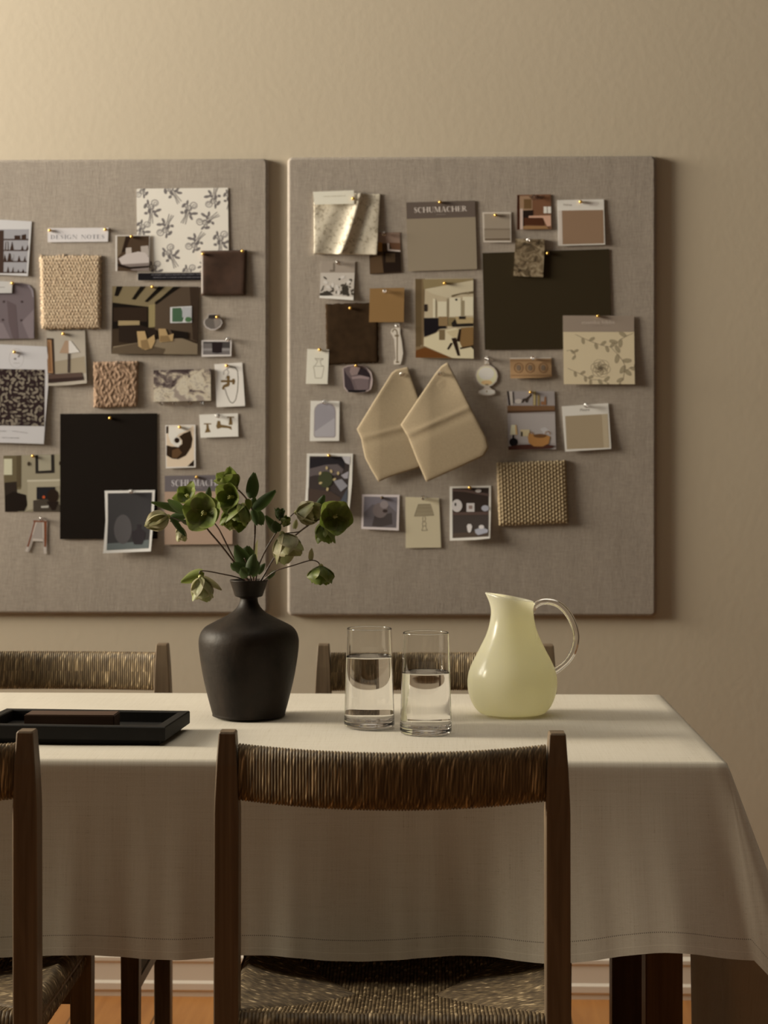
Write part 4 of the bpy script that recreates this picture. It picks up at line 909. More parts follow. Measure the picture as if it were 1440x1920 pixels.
card('paper_cutout', 'tall cut-out of a bronze floor-mounted tub tap', 'cut-out', Fq(*fo), (170, 157, 138), [((98, 82, 60), stroke(Fq((938, 1510), (945, 1485), (970, 1480), (984, 1505), (986, 1600), (984, 1700), (986, 1810)), 2.2)+[Fq(*rect(960, 1535, 1002, 1552)), Fq(*ell(988, 1808, 20, 8, 10))])], do_clip=False, sag=0.001, pins=[(*P1(Fq, 990, 1440), 'clear', 'at the top of the tub tap cut-out')], group='paper cut-outs on the pin boards')
card('paper_card', 'cream card with a pencil sketch of a shouldered vase', 'card', G((106, 488), (373, 495), (355, 918), (90, 915)), (186, 174, 148), [((118, 108, 90), stroke(G((200, 603), (305, 606), (262, 640), (282, 690), (310, 700), (308, 740), (285, 845), (205, 845), (192, 740), (182, 705), (205, 690), (236, 640), (200, 603)), 0.9)+stroke(G((185, 700), (308, 700)), 0.8)+stroke(G((208, 618), (300, 620)), 0.7))], lift=0.003, pins=[(*P1(G, 258, 500), 'brass', 'at the top of the vase sketch card')], group='cards on the pin boards')
co = [(540, 725), (600, 690), (690, 678), (770, 682), (840, 715), (890, 770), (908, 850), (905, 920), (885, 985), (830, 1012), (800, 1022), (610, 1022), (555, 965)]
card('paper_cutout', 'cut-out of a mauve-brown tub armchair', 'cut-out', G(*co), (146, 128, 118), [((84, 70, 66), G((552, 725), (610, 700), (700, 690), (780, 695), (835, 725), (875, 785), (888, 850), (870, 980), (820, 1008), (610, 1012), (568, 950))), ((52, 42, 42), G((552, 730), (590, 800), (640, 860), (690, 1000), (605, 1005), (565, 950))), ((36, 28, 28), G((760, 715), (830, 740), (880, 810), (884, 850), (860, 835), (800, 815), (720, 800))), ((112, 94, 87), G((640, 705), (760, 705), (720, 800), (650, 815), (625, 770))), ((118, 100, 94), G((648, 830), (760, 812), (868, 835), (860, 860), (760, 850), (660, 860))), ((92, 77, 73), G((680, 870), (760, 852), (862, 862), (860, 980), (730, 1000))), ((22, 18, 18), G((605, 992), (825, 990), (815, 1014), (700, 1022), (610, 1018)))], do_clip=False, sag=0.004, pins=[(*P1(G, 705, 693), 'brass', 'at the top of the tub armchair cut-out')], group='paper cut-outs on the pin boards')
card('paper_card', 'white card with a grey arched mirror', 'card', G((148, 1122), (502, 1126), (497, 1616), (137, 1618)), (182, 169, 157), [((126, 114, 108), G((190, 1250), (200, 1205), (230, 1168), (275, 1148), (325, 1143), (375, 1148), (420, 1170), (448, 1205), (457, 1250), (455, 1550), (440, 1575), (205, 1575), (186, 1550))), ((122, 114, 112), G((200, 1255), (210, 1212), (238, 1178), (280, 1160), (325, 1155), (370, 1160), (412, 1180), (438, 1212), (446, 1255), (446, 1545), (434, 1562), (212, 1562), (198, 1545))), ((138, 130, 126), G((198, 1500), (446, 1330), (446, 1545), (434, 1562), (212, 1562), (198, 1545)))], pins=[(*P1(G, 320, 1140), 'clear', 'at the top of the arched mirror card')], group='cards on the pin boards')
# lettered header card with plain fabric
card('sample_card', 'sample card with white lettering on a dark band over plain taupe cloth', 'sample card', Hq((122, 112), (850, 92), (872, 818), (140, 842)), (116, 102, 82), [((78, 66, 56), Hq((122, 112), (850, 92), (858, 265), (128, 287))), ((168, 154, 138), serif_word('SCHUMACHER', Hq((202, 165), (764, 147), (766, 203), (204, 223)))), ((110, 98, 85), tiny_lines(*P1(Hq, 438, 240), *P1(Hq, 540, 238), 1.8, 4))], th=0.001, sag=0.001, pins=[(*P1(Hq, 478, 112), 'brass', 'at the top of the taupe card with dark band')], group='lettered sample cards on the pin boards')
card('photo_print', 'photo of a bright living room with a slatted armchair', 'picture', Hq((218, 920), (832, 915), (838, 1768), (222, 1756)), (150, 134, 106),
     [((80, 64, 42), Hq((218, 920), (310, 920), (300, 1600), (222, 1700))), ((96, 78, 54), Hq((285, 920), (320, 920), (305, 1620), (285, 1640))), ((112, 96, 66), Hq((300, 925), (832, 918), (832, 935), (470, 1000), (310, 1030))), ((158, 144, 116), Hq((320, 1030), (560, 985), (832, 935), (832, 1070), (560, 1120), (400, 1080))), ((84, 70, 48), Hq((600, 1095), (700, 1070), (832, 1050), (832, 1075), (700, 1085), (605, 1115))), ((172, 160, 132), [Hq(*rect(455, 1160, 550, 1320)), Hq(*rect(405, 1130, 430, 1330)), Hq(*rect(580, 1120, 700, 1320)), Hq(*rect(720, 1110, 832, 1310))]), ((120, 106, 80), [Hq(*rect(432, 1150, 442, 1330)), Hq(*rect(552, 1130, 566, 1320)), Hq(*rect(770, 1060, 782, 1090)), Hq(*rect(700, 1150, 740, 1310))]), ((40, 32, 26), [Hq(*rect(312, 1190, 345, 1265)), Hq(*ell(652, 1140, 14, 12, 8))]), ((24, 20, 20), Hq((308, 1335), (465, 1335), (470, 1420), (545, 1420), (545, 1445), (470, 1450), (430, 1490), (312, 1535))), ((112, 90, 60), Hq((465, 1320), (560, 1320), (560, 1420), (465, 1420))), ((104, 88, 58), Hq((570, 1330), (680, 1330), (680, 1430), (565, 1420))), ((32, 27, 22), Hq((600, 1390), (640, 1345), (660, 1400), (832, 1380), (832, 1420), (610, 1430))), ((140, 120, 84), Hq((640, 1320), (832, 1330), (832, 1390), (660, 1395))), ((34, 28, 22), Hq(*rect(680, 1318, 752, 1348))), ((170, 156, 124), Hq((310, 1550), (470, 1480), (640, 1440), (832, 1500), (836, 1765), (600, 1760), (310, 1630))), ((104, 84, 58), Hq((222, 1640), (310, 1630), (600, 1755), (640, 1765), (224, 1756))), ((86, 52, 24), Hq((222, 1680), (320, 1645), (600, 1758), (222, 1755))), ((96, 80, 54), Hq(*rect(470, 1460, 530, 1568))), ((158, 142, 108), Hq((545, 1480), (690, 1450), (690, 1550), (640, 1560), (590, 1520))), ((104, 78, 46), Hq((700, 1440), (832, 1430), (832, 1620), (720, 1660), (690, 1600))), ((34, 24, 16), [Hq((680, 1455), (705, 1450), (690, 1590), (655, 1580)), Hq((600, 1550), (650, 1545), (690, 1735), (665, 1735)), Hq((590, 1600), (615, 1600), (570, 1672), (552, 1665)), Hq((800, 1630), (832, 1620), (834, 1670)), Hq((690, 1650), (810, 1628), (815, 1640), (695, 1665))])],
     pins=[(*P1(Hq, 531, 965), 'brass', 'at the top of the living room photo')], group=GP, mat='gloss')
card('paper_card', 'small white-edged card of plain taupe bands', 'card', I((80, 266), (376, 264), (378, 580), (90, 580)), (156, 143, 125), [((120, 106, 88), I((97, 282), (366, 282), (368, 562), (104, 562))), ((98, 84, 68), I((98, 436), (367, 436), (367, 452), (98, 452))), ((112, 98, 80), I((98, 452), (367, 452), (367, 530), (98, 530))), ((84, 70, 54), I((100, 540), (368, 536), (368, 562), (104, 562)))], pins=[(*P1(I, 218, 297), 'brass', 'at the top of the taupe bands card')], group='cards on the pin boards')
card('photo_print', 'small photo of a brown kitchen with island and window', 'picture', I((440, 86), (790, 80), (797, 445), (438, 450)), (92, 62, 42), [((48, 26, 16), I(*rect(440, 90, 465, 448))), ((120, 94, 70), I((465, 100), (600, 95), (600, 300), (470, 300))), ((84, 62, 38), I(*rect(510, 130, 590, 230))), ((152, 132, 116), I((470, 230), (500, 230), (500, 445), (470, 448))), ((30, 21, 16), I((500, 250), (605, 245), (605, 330), (520, 340), (520, 420), (500, 420))), ((190, 180, 166), [I(*rect(715, 208, 750, 278)), I(*rect(757, 208, 792, 278))]), ((158, 122, 98), I((560, 305), (790, 300), (792, 410), (750, 415), (710, 330), (560, 325))), ((60, 34, 20), I((510, 325), (705, 325), (715, 405), (510, 400))), ((118, 88, 56), I((505, 410), (740, 412), (770, 440), (505, 443))), ((72, 50, 36), I((560, 100), (720, 95), (700, 130), (600, 140)))], pins=[(*P1(I, 615, 105), 'clear', 'at the top of the brown kitchen photo')], group=GP, mat='gloss')
marks = lambda x0, x1, y, h, s: tiny_lines(x0, y, x1, y, h, s)
o_ = card('fabric_sample', 'white sample card with light brown cloth and a small dark mark', 'fabric sample', I((858, 141), (1340, 132), (1352, 604), (866, 616)), (176, 162, 147), [((98, 84, 72), plain_word('Hahea', I((922, 178), (1010, 178), (1010, 200), (922, 200)))), ((150, 136, 122), [I(*rect(1190, 165, 1290, 170)), I(*rect(1190, 180, 1290, 185)), I(*rect(1190, 195, 1275, 200))]), ((112, 88, 66), I((905, 250), (1332, 243), (1340, 592), (910, 603))), ((160, 146, 130), I((868, 250), (905, 250), (912, 603), (870, 612)))], th=0.0012, pins=[(*P1(I, 1100, 158), 'brass', 'at the top of the light brown cloth card')], group='fabric swatches on the pin boards')
mg = m_marble('brown_marble', [(0.33, (0.05, 0.04, 0.028)), (0.46, (0.17, 0.13, 0.085)), (0.56, (0.34, 0.275, 0.19)), (0.64, (0.46, 0.40, 0.30))], 34, 1.6)
# dark olive sheet
card('paper_sheet', 'large dark olive sheet on the board above the pitcher', 'paper sheet', I((80, 690), (1395, 648), (1412, 1330), (1414, 1680), (105, 1695)), (40, 32, 19), [], sag=0.001, pins=[(*P1(I, 757, 696), 'brass', 'at the top of the dark olive sheet')], group='dark sheets on the pin boards')
swatch('stone_sample', 'small brown veined stone piece over the dark olive sheet edge', I((422, 545), (728, 550), (708, 945), (404, 930)), mg, 4, 4, lambda i, j, u, v: 0, lift=0.0028, th=0.004, sag=0, seed=3, flat=True, cat='stone sample', group='stone samples on the pin boards', pins=[(*P1(I, 555, 560), 'clear', 'at the top of the brown stone piece')])
# leafy wallpaper with lettered header
leafs, lines = [], []
def spray(p0, p1, bend, n, ln):
    mx_, my_ = (p0[0]+p1[0])/2+bend[0], (p0[1]+p1[1])/2+bend[1]; pts = []
    for i in range(n+1):
        a = i/n; pts.append(((1-a)**2*p0[0]+2*a*(1-a)*mx_+a*a*p1[0], (1-a)**2*p0[1]+2*a*(1-a)*my_+a*a*p1[1]))
    lines.extend(stroke(J(*pts), 0.9))
    for i in range(1, n+1):
        a = math.degrees(math.atan2(pts[i][1]-pts[i-1][1], pts[i][0]-pts[i-1][0])); sgn = 1 if i % 2 else -1
        cx_, cy_ = pts[i][0]+ln*0.7*math.cos(math.radians(a+sgn*55)), pts[i][1]+ln*0.7*math.sin(math.radians(a+sgn*55))
        lf = J(*ell(cx_, cy_, ln*0.75, ln*0.34, 12, rot=a+sgn*55)); leafs.append(lf); lines.extend(stroke(lf, 0.6, True))
spray((840, 200), (1120, 300), (40, 40), 6, 34); spray((1120, 300), (1230, 480), (80, 40), 4, 48); spray((1230, 480), (1190, 590), (20, 30), 2, 40); spray((1300, 190), (1160, 290), (-60, 0), 4, 44)
spray((780, 470), (960, 560), (60, 20), 5, 30); spray((960, 560), (1100, 590), (40, -20), 3, 36); spray((1230, 500), (1310, 460), (10, -30), 2, 36); spray((770, 330), (840, 370), (30, -40), 3, 26)
rose = []
for rr in (70, 52, 36, 20):
    for a in range(0, 360, 60): rose += stroke(J(*ell(1040+rr*0.5*math.cos(math.radians(a+rr)), 470+rr*0.5*math.sin(math.radians(a+rr)), rr*0.62, rr*0.55, 12)), 0.55, True)
card('wallpaper_sample', 'cream wallpaper sample with drawn leafy branches and grey header', 'wallpaper sample', J((742, 50), (1306, 52), (1311, 596), (748, 596)), (164, 147, 116), [((126, 112, 86), [q for q in leafs]), ((106, 92, 70), lines+rose), ((118, 103, 87), J((742, 50), (1306, 52), (1307, 180), (744, 180))), ((146, 131, 115), plain_word('monika hibbs', J((892, 92), (1152, 88), (1152, 114), (892, 118)))), ((130, 115, 99), tiny_lines(*P1(J, 940, 131), *P1(J, 1100, 129), 1.8, 12))], lift=0.003, sag=0.005, pins=[(*P1(J, 1020, 57), 'brass', 'at the top of the leafy branch wallpaper sample')], group='wallpaper samples on the pin boards')
card('paper_strip', 'small strip of ornate brown patterned tiles', 'paper strip', J((322, 384), (650, 382), (653, 535), (560, 545), (326, 550)), (120, 92, 62), [((150, 138, 122), J((322, 382), (650, 380), (650, 390), (322, 394))), ((98, 72, 48), [q for x in (390, 480, 585) for q in stroke(J(*ell(x, 465, 34, 38, 14)), 2.0, True)]), ((88, 72, 56), [J(*ell(x, 465, 18, 24, 12)) for x in (390, 480, 585)]), ((104, 78, 52), [J(*rect(324, 520, 652, 530)), J(*rect(324, 402, 652, 410))])], sag=0.004, curl=lambda u, v: 0.003*v*math.sin(u*3.14), pins=[(*P1(J, 505, 388), 'clear', 'at the top of the patterned tile strip')])
go = [(128, 372), (146, 372), (150, 400), (160, 442), (195, 462), (218, 495), (226, 530), (215, 572), (185, 602), (158, 616), (175, 632), (204, 645), (206, 670), (170, 684), (110, 684), (70, 670), (70, 648), (105, 634), (122, 616), (85, 600), (58, 568), (48, 525), (58, 490), (85, 460), (118, 442), (122, 400)]
card('paper_cutout', 'cut-out of a white-based lamp with a cream glass globe', 'cut-out', J(*go), (158, 144, 126), [((180, 164, 128), J(*ell(137, 530, 80, 76, 26))), ((196, 184, 154), J(*ell(135, 510, 62, 50, 22))), ((172, 142, 98), J(*ell(137, 582, 44, 18, 16))), ((188, 175, 160), J(*ell(138, 658, 64, 20, 20))), ((120, 100, 72), [J(*ell(138, 598, 16, 6, 10)), J(*rect(118, 436, 158, 444)), J(*ell(138, 652, 6, 8, 8))]), ((182, 170, 156), stroke(J((136, 380), (128, 400), (142, 415), (128, 436)), 1.6))], do_clip=False, sag=0.002, pins=[(*P1(J, 136, 392), 'clear', 'at the top of the globe lamp cut-out')], group='paper cut-outs on the pin boards')
card('photo_print', 'photo of a wooden shelf above a small lamp and round basket', 'picture', J((300, 650), (675, 650), (688, 1112), (600, 1110), (310, 1118)), (122, 112, 104), [((134, 124, 115), J(*rect(330, 830, 680, 1060))), ((146, 138, 130), J((560, 950), (600, 935), (650, 980), (600, 1000))), ((92, 66, 44), J((300, 765), (675, 765), (680, 800), (302, 806))), ((64, 46, 32), J((302, 806), (680, 800), (680, 812), (302, 825))), ((40, 32, 28), [J((298, 650), (312, 650), (325, 762), (312, 762)), J((345, 655), (352, 655), (356, 745), (350, 745))]), ((150, 138, 124), [J((315, 652), (340, 652), (346, 760), (330, 762)), J(*ell(390, 730, 30, 18, 12))]), ((50, 40, 32), J((412, 740), (425, 710), (450, 705), (470, 690), (488, 670), (498, 680), (470, 710), (460, 740), (448, 740), (440, 720), (425, 742))), ((112, 94, 58), [J(*rect(505, 650, 528, 762)), J(*rect(540, 680, 558, 762))]), ((150, 134, 94), J(*rect(512, 650, 520, 762))), ((110, 76, 50), [J(*ell(580, 745, 14, 16, 10)), J((595, 700), (608, 690), (610, 760), (592, 760))]), ((184, 168, 132), J((332, 918), (372, 918), (378, 995), (322, 998))), ((160, 130, 86), J((362, 918), (372, 918), (382, 995), (366, 996))), ((22, 19, 19), [J(*ell(350, 1055, 34, 34, 16)), J(*rect(342, 996, 354, 1030))]), ((154, 138, 104), J(*rect(405, 955, 478, 1008))), ((36, 30, 26), J(*rect(408, 972, 422, 1008))), ((58, 34, 26), J((308, 1090), (400, 1075), (600, 1070), (685, 1085), (640, 1105), (310, 1117))), ((134, 94, 52), J((462, 1015), (480, 985), (540, 1000), (600, 995), (640, 1010), (630, 1065), (580, 1090), (510, 1088), (470, 1060))), ((84, 56, 32), J(*ell(560, 1005, 52, 16, 14))), ((112, 76, 42), stroke(J(*ell(490, 1000, 20, 24, 10, 180, 360)), 1.4)+stroke(J(*ell(620, 995, 20, 26, 10, 180, 360)), 1.4))],
     do_clip=False, sag=0.004, pins=[(*P1(J, 485, 660), 'brass', 'at the top of the shelf and basket photo')], group=GP, mat='gloss')
card('fabric_sample', 'white sample card with pale beige cloth and black lettering', 'fabric sample', J((734, 771), (1103, 745), (1124, 1108), (760, 1130)), (178, 164, 147), [((58, 50, 44), plain_word('Moore', J((880, 788), (953, 784), (953, 806), (880, 810)))), ((128, 111, 86), J((760, 848), (1096, 830), (1110, 1098), (772, 1112))), ((142, 126, 100), J((1050, 833), (1096, 830), (1110, 1098), (1066, 1100)))], th=0.0012, sag=0.005, pins=[(*P1(J, 925, 764), 'clear', 'at the top of the pale beige cloth card')], group='fabric swatches on the pin boards')
# woven jute square
def m_jute():
    k = N('jute_weave'); uv = k.n('ShaderNodeUVMap'); f = k.noise(uv.outputs[0], 60, 3, 0.6)
    k.col(k.ramp(f, [(0.35, (0.28, 0.21, 0.125)), (0.65, (0.46, 0.37, 0.24))])); k.set(Roughness=0.92); return k.m
rj = random.Random(77)
swatch('fabric_swatch', 'thick woven jute square, lowest on the board', K((808, 157), (1358, 140), (1378, 636), (826, 660)), m_jute(), 132, 112,
       lambda i, j, u, v: 0.0030*(abs(math.sin(i*math.pi/6.0))**0.6)*(abs(math.sin((j+(3.5 if (i//6) % 2 else 0))*math.pi/7.0))**0.6)+rj.uniform(0, 1)*0.0004, edge=0.004, th=0.004, seed=13)
card('photo_print', 'white-bordered photo of dark shelves with pale ornaments', 'picture', K((437, 348), (764, 340), (762, 560), (755, 758), (640, 770), (437, 776)), (192, 178, 163), [((44, 35, 29), K((457, 362), (748, 357), (745, 560), (740, 742), (459, 756))), ((72, 56, 48), [K((457, 370), (560, 372), (748, 405), (748, 425), (560, 392), (457, 385)), K((459, 552), (745, 548), (745, 572), (459, 575))]), ((56, 48, 42), K((459, 577), (745, 575), (742, 742), (459, 756))), ((66, 54, 44), K((460, 720), (745, 695), (742, 742), (459, 756))), ((160, 150, 140), [K(*ell(494, 500, 42, 50, 20)), K(*rect(570, 480, 633, 548))]), ((34, 28, 24), K(*ell(482, 490, 7, 14, 10))), ((112, 92, 82), K(*rect(588, 498, 615, 526))), ((132, 128, 128), [K(*ell(718, 520, 30, 24, 16)), K((635, 690), (690, 668), (740, 690), (738, 712), (660, 732), (640, 715))]), ((168, 158, 150), [K((572, 660), (582, 645), (605, 645), (615, 665), (606, 700), (598, 712), (586, 712), (578, 698)), K(*ell(664, 382, 24, 13, 14)), K(*ell(688, 668, 22, 16, 14))])],
     do_clip=False, sag=0.008, curl=lambda u, v: 0.005*u*v*v, pins=[(*P1(K, 598, 358), 'brass', 'at the top of the dark shelves photo')], group=GP, mat='gloss')
card('paper_card', 'cream card with a pencil sketch of a turned table lamp', 'card', K((85, 430), (352, 440), (368, 832), (88, 836)), (160, 146, 117), [((134, 120, 94), K((190, 490), (282, 488), (308, 576), (158, 582))), ((98, 86, 66), stroke(K((188, 490), (283, 488), (310, 577), (156, 584), (188, 490)), 1.0)+[q for x in range(168, 300, 10) for q in stroke(K((x*0.62+88, 490), (x, 580)), 0.4)]+stroke(K((180, 520), (290, 518)), 0.4)+stroke(K((170, 550), (300, 546)), 0.4)+stroke(K((226, 584), (222, 610), (228, 625), (218, 645), (226, 665), (218, 690), (215, 698), (262, 696), (252, 685), (246, 660), (250, 640), (240, 622), (246, 605), (240, 584)), 1.0)+stroke(K((222, 628), (244, 628)), 0.8)+stroke(K((220, 660), (250, 660)), 0.8))], sag=0.001, pins=[(*P1(K, 228, 440), 'clear', 'at the top of the lamp sketch card')], group='cards on the pin boards')
card('photo_print', 'white-bordered dark photo of tulips on a table, partly behind the flowers', 'picture', L((102, 132), (665, 133), (655, 500), (622, 860), (75, 860), (95, 500)), (188, 175, 163), [((50, 42, 38), L((134, 165), (632, 170), (612, 500), (590, 830), (112, 830), (125, 500))), ((34, 30, 30), L((134, 190), (330, 172), (520, 180), (570, 230), (560, 330), (540, 300), (480, 260), (330, 270), (134, 320))), ((78, 68, 64), L((134, 320), (330, 270), (480, 265), (550, 330), (530, 380), (440, 400), (200, 400), (130, 420))), ((152, 144, 138), L((530, 172), (632, 170), (628, 270), (575, 250))), ((126, 118, 116), L((520, 400), (615, 350), (605, 440), (560, 440))), ((110, 104, 102), L((430, 470), (530, 445), (605, 530), (520, 600))), ((58, 46, 38), L((120, 560), (400, 600), (530, 680), (440, 830), (112, 830))), ((62, 62, 64), L((600, 560), (530, 690), (440, 830), (590, 830))), ((52, 52, 34), L(*ell(330, 450, 90, 100, 18))), ((152, 132, 92), [L(*ell(x, y, 14, 22, 10, rot=r_)) for x, y, r_ in ((265, 375, 20), (345, 310, 0), (400, 350, -20), (440, 450, 60), (355, 570, 10), (270, 495, 70), (485, 375, 0))])],
     do_clip=False, sag=0.010, curl=lambda u, v: 0.004*u*v, pins=[(*P1(L, 372, 157), 'brass', 'at the top of the tulips photo')], group=GP, mat='gloss')
card('photo_print', 'small white-bordered grey photo of an onion-like bulb', 'picture', L((778, 635), (1238, 640), (1228, 1078), (770, 1056)), (172, 158, 148), [((84, 76, 74), L((803, 660), (1210, 668), (1200, 1045), (794, 1030))), ((100, 92, 92), L((803, 660), (1210, 668), (1206, 860), (1100, 760), (900, 760), (800, 860))), ((62, 54, 50), L((930, 900), (1140, 860), (1150, 1000), (1000, 1035), (900, 1020))), ((96, 84, 78), L(*ell(1000, 830, 92, 92, 22))), ((118, 106, 100), L(*ell(1050, 760, 52, 48, 16))), ((52, 42, 38), L(*ell(1060, 838, 30, 22, 12)))], sag=0.004, pins=[(*P1(L, 1026, 672), 'bronze', 'at the top of the bulb photo')], group=GP, mat='gloss')
# two hanging napkins
nap = fabric('napkin_linen', (0.42, 0.34, 0.235), 0.92, 0.10, 500)
def napkin(label, outline, fold_a, fold_b, lift, bulge, pinat, pinlab, wv):
    """cloth hung by one corner: concentric rings of points from the outline to the middle"""
    th = 0.0016; o = outline if area2(outline) > 0 else list(reversed(outline)); pts = []
    per = sum(math.hypot(o[i][0]-o[i-1][0], o[i][1]-o[i-1][1]) for i in range(len(o)))
    for i in range(len(o)):
        a, b = o[i], o[(i+1) % len(o)]; m = max(1, round(140*math.hypot(b[0]-a[0], b[1]-a[1])/per))
        pts += [(a[0]+(b[0]-a[0])*k/m, a[1]+(b[1]-a[1])*k/m) for k in range(m)]
    n = len(pts); c = (sum(p[0] for p in pts)/n, sum(p[1] for p in pts)/n); K = 26
    fa, fb = Vector(bp(*fold_a)), Vector(bp(*fold_b)); fd = (fb-fa).normalized(); fn = Vector((-fd.y, fd.x))
    pz = Vector(bp(*pinat)); xs = [p[0] for p in o]; x0, x1 = bp(min(xs), 800)[0], bp(max(xs), 800)[0]
    def off(q):
        d = (q-fa).dot(fn); dp = (q-pz).length; u = (q.x-x0)/(x1-x0)
        r = lift+bulge*(1-math.exp(-(dp/0.07)**2))+wv*math.exp(-(d/0.006)**2)-0.6*wv*math.exp(-((d+0.014*(1 if fn.y > 0 else -1))/0.010)**2)
        return r-bulge*0.6*max(0, (0.34-u)/0.34)**1.5
    bm = bmesh.new(); rings = []
    for k in range(K):
        f = 1-k/K; row = []
        for p in pts:
            q = Vector(bp(c[0]+(p[0]-c[0])*f, c[1]+(p[1]-c[1])*f)); e = 0.0007*(1-min(1, k/2.0))
            row.append(bm.verts.new((q.x, YBD-off(q)-th+e, q.y)))
        rings.append(row)
    q = Vector(bp(*c)); mid = bm.verts.new((q.x, YBD-off(q)-th, q.y))
    back = [bm.verts.new((v.co.x, v.co.y+th, v.co.z)) for v in rings[0]]
    for a, b in [(back, rings[0])]+list(zip(rings, rings[1:])):
        for i in range(n):
            j = (i+1) % n; f = bm.faces.new((a[i], a[j], b[j], b[i])); f.smooth = a is not back
    for i in range(n): f = bm.faces.new((rings[-1][i], rings[-1][(i+1) % n], mid)); f.smooth = True
    bm.faces.new(back); bmesh.ops.recalc_face_normals(bm, faces=bm.faces[:])
    ob = from_bm('cloth_napkin', bm, nap); tag(ob, label, 'napkin', 'linen napkins on the pin board')
    pin(*pinat, 'clear', pinlab, lift+th+0.0015)
napkin('beige linen napkin hung by its corner, behind the other napkin', Q((455, 188), (490, 160), (540, 148), (600, 134), (625, 215), (690, 395), (760, 600), (760, 1000), (690, 1045), (540, 1090), (420, 1130), (335, 1168), (270, 1060), (215, 955), (192, 850), (180, 780), (140, 695), (290, 450)), Q((180, 775))[0], Q((720, 640))[0], 0.003, 0.007, Q((545, 205))[0], 'holding the rear beige napkin', 0.0009)
napkin('lighter beige linen napkin hung by its corner, in front of the other napkin', Q((850, 190), (900, 130), (955, 94), (1030, 235), (1150, 480), (1300, 770), (1322, 862), (1280, 935), (1050, 1042), (765, 1168), (680, 970), (600, 765), (535, 655), (700, 410)), Q((600, 745))[0], Q((1150, 500))[0], 0.013, 0.012, Q((885, 197))[0], 'holding the front beige napkin', 0.0011)
# ------------------------------------------------------------------ hellebores in the vase
Zf = Zm(260, 860, 3.4286)
def m_sepal(name, a, b, edge):
    k = N(name); uv = k.n('ShaderNodeUVMap'); sx = k.n('ShaderNodeSeparateXYZ'); k.l(uv.outputs[0], sx.inputs[0])
    u, v = sx.outputs[0], sx.outputs[1]; oi = k.n('ShaderNodeObjectInfo')
    base = k.mix(oi.outputs['Random'], a, b)
    vein = k.math('ABSOLUTE', k.math('SINE', k.math('MULTIPLY', u, 9.0)))
    c = k.mix(k.math('MULTIPLY', k.math('POWER', vein, 3.0), 0.25), base, tuple(x*0.6 for x in a))
    rim = k.math('POWER', k.math('ABSOLUTE', u), 4.0); c = k.mix(k.math('MULTIPLY', rim, 0.6), c, edge)
    k.col(c); k.set(Roughness=0.5)
    tr = k.n('ShaderNodeBsdfTranslucent'); k.l(c, tr.inputs[0]); ms = k.n('ShaderNodeMixShader'); ms.inputs[0].default_value = 0.32
    k.l(k.b.outputs[0], ms.inputs[1]); k.l(tr.outputs[0], ms.inputs[2]); k.l(ms.outputs[0], k.out.inputs[0]); return k.m
M['sepal'] = m_sepal('green_sepal', (0.12, 0.17, 0.026), (0.20, 0.245, 0.055), (0.34, 0.34, 0.14))
M['pale'] = m_sepal('pale_sepal', (0.29, 0.31, 0.13), (0.37, 0.35, 0.19), (0.54, 0.45, 0.33))
M['leaf'] = m_sepal('dark_leaf', (0.040, 0.072, 0.018), (0.065, 0.10, 0.028), (0.10, 0.14, 0.05))
M['stem'] = simple('flower_stem', (0.085, 0.050, 0.035), 0.4, 0.3, 60)
M['stamen'] = simple('stamen', (0.42, 0.42, 0.16), 0.6)
M['heart'] = simple('flower_heart', (0.06, 0.07, 0.02), 0.6)
def petal_bm(length, width, a0, a1, cup, bm=None, mtx=None, nu=8, nv=14, tip=0.10):
    """sepal growing from the origin: a0/a1 = angle to the +Z axis at the base and at the tip"""
    bm = bm or bmesh.new(); uvl = bm.loops.layers.uv.verify(); g = []
    r = z = 0.0
    for j in range(nv+1):
        t = j/nv; a = a0+(a1-a0)*t
        if j: r += math.sin(a)*length/nv; z += math.cos(a)*length/nv
        w = width/2*(math.sin(math.pi*min(1, (t**0.9*0.94+0.04)))**0.5)*(1-tip*t*t) if t < 1 else width*0.10
        w = max(w, width*0.06)
        row = []
        for i in range(nu+1):
            s = 2*i/nu-1; inward = cup*w*s*s
            x = r-inward*math.cos(a); zz = z+inward*math.sin(a); y = w*s*(1-0.12*cup*s*s)
            p = Vector((x, y, zz+0.0010*math.sin(t*9+s*4)))
            row.append(bm.verts.new(mtx @ p if mtx else p))
        g.append(row)
    for j in range(nv):
        for i in range(nu):
            f = bm.faces.new((g[j][i], g[j][i+1], g[j+1][i+1], g[j+1][i])); f.smooth = True
            for lp, (ii, jj) in zip(f.loops, ((i, j), (i+1, j), (i+1, j+1), (i, j+1))): lp[uvl].uv = (2*ii/nu-1, jj/nv)
    return bm
def frame_of(axis, roll=0.0):
    z = Vector(axis).normalized(); x = z.orthogonal().normalized(); y = z.cross(x)
    return Matrix((x, y, z)).transposed() @ Matrix.Rotation(roll, 3, 'Z')
def fpt(x, y, dy=0.0): return PY(*P1(Zf, x, y), VY+dy)
PXM = 3.4286*F/VY           # crop pixels per metre at the vase
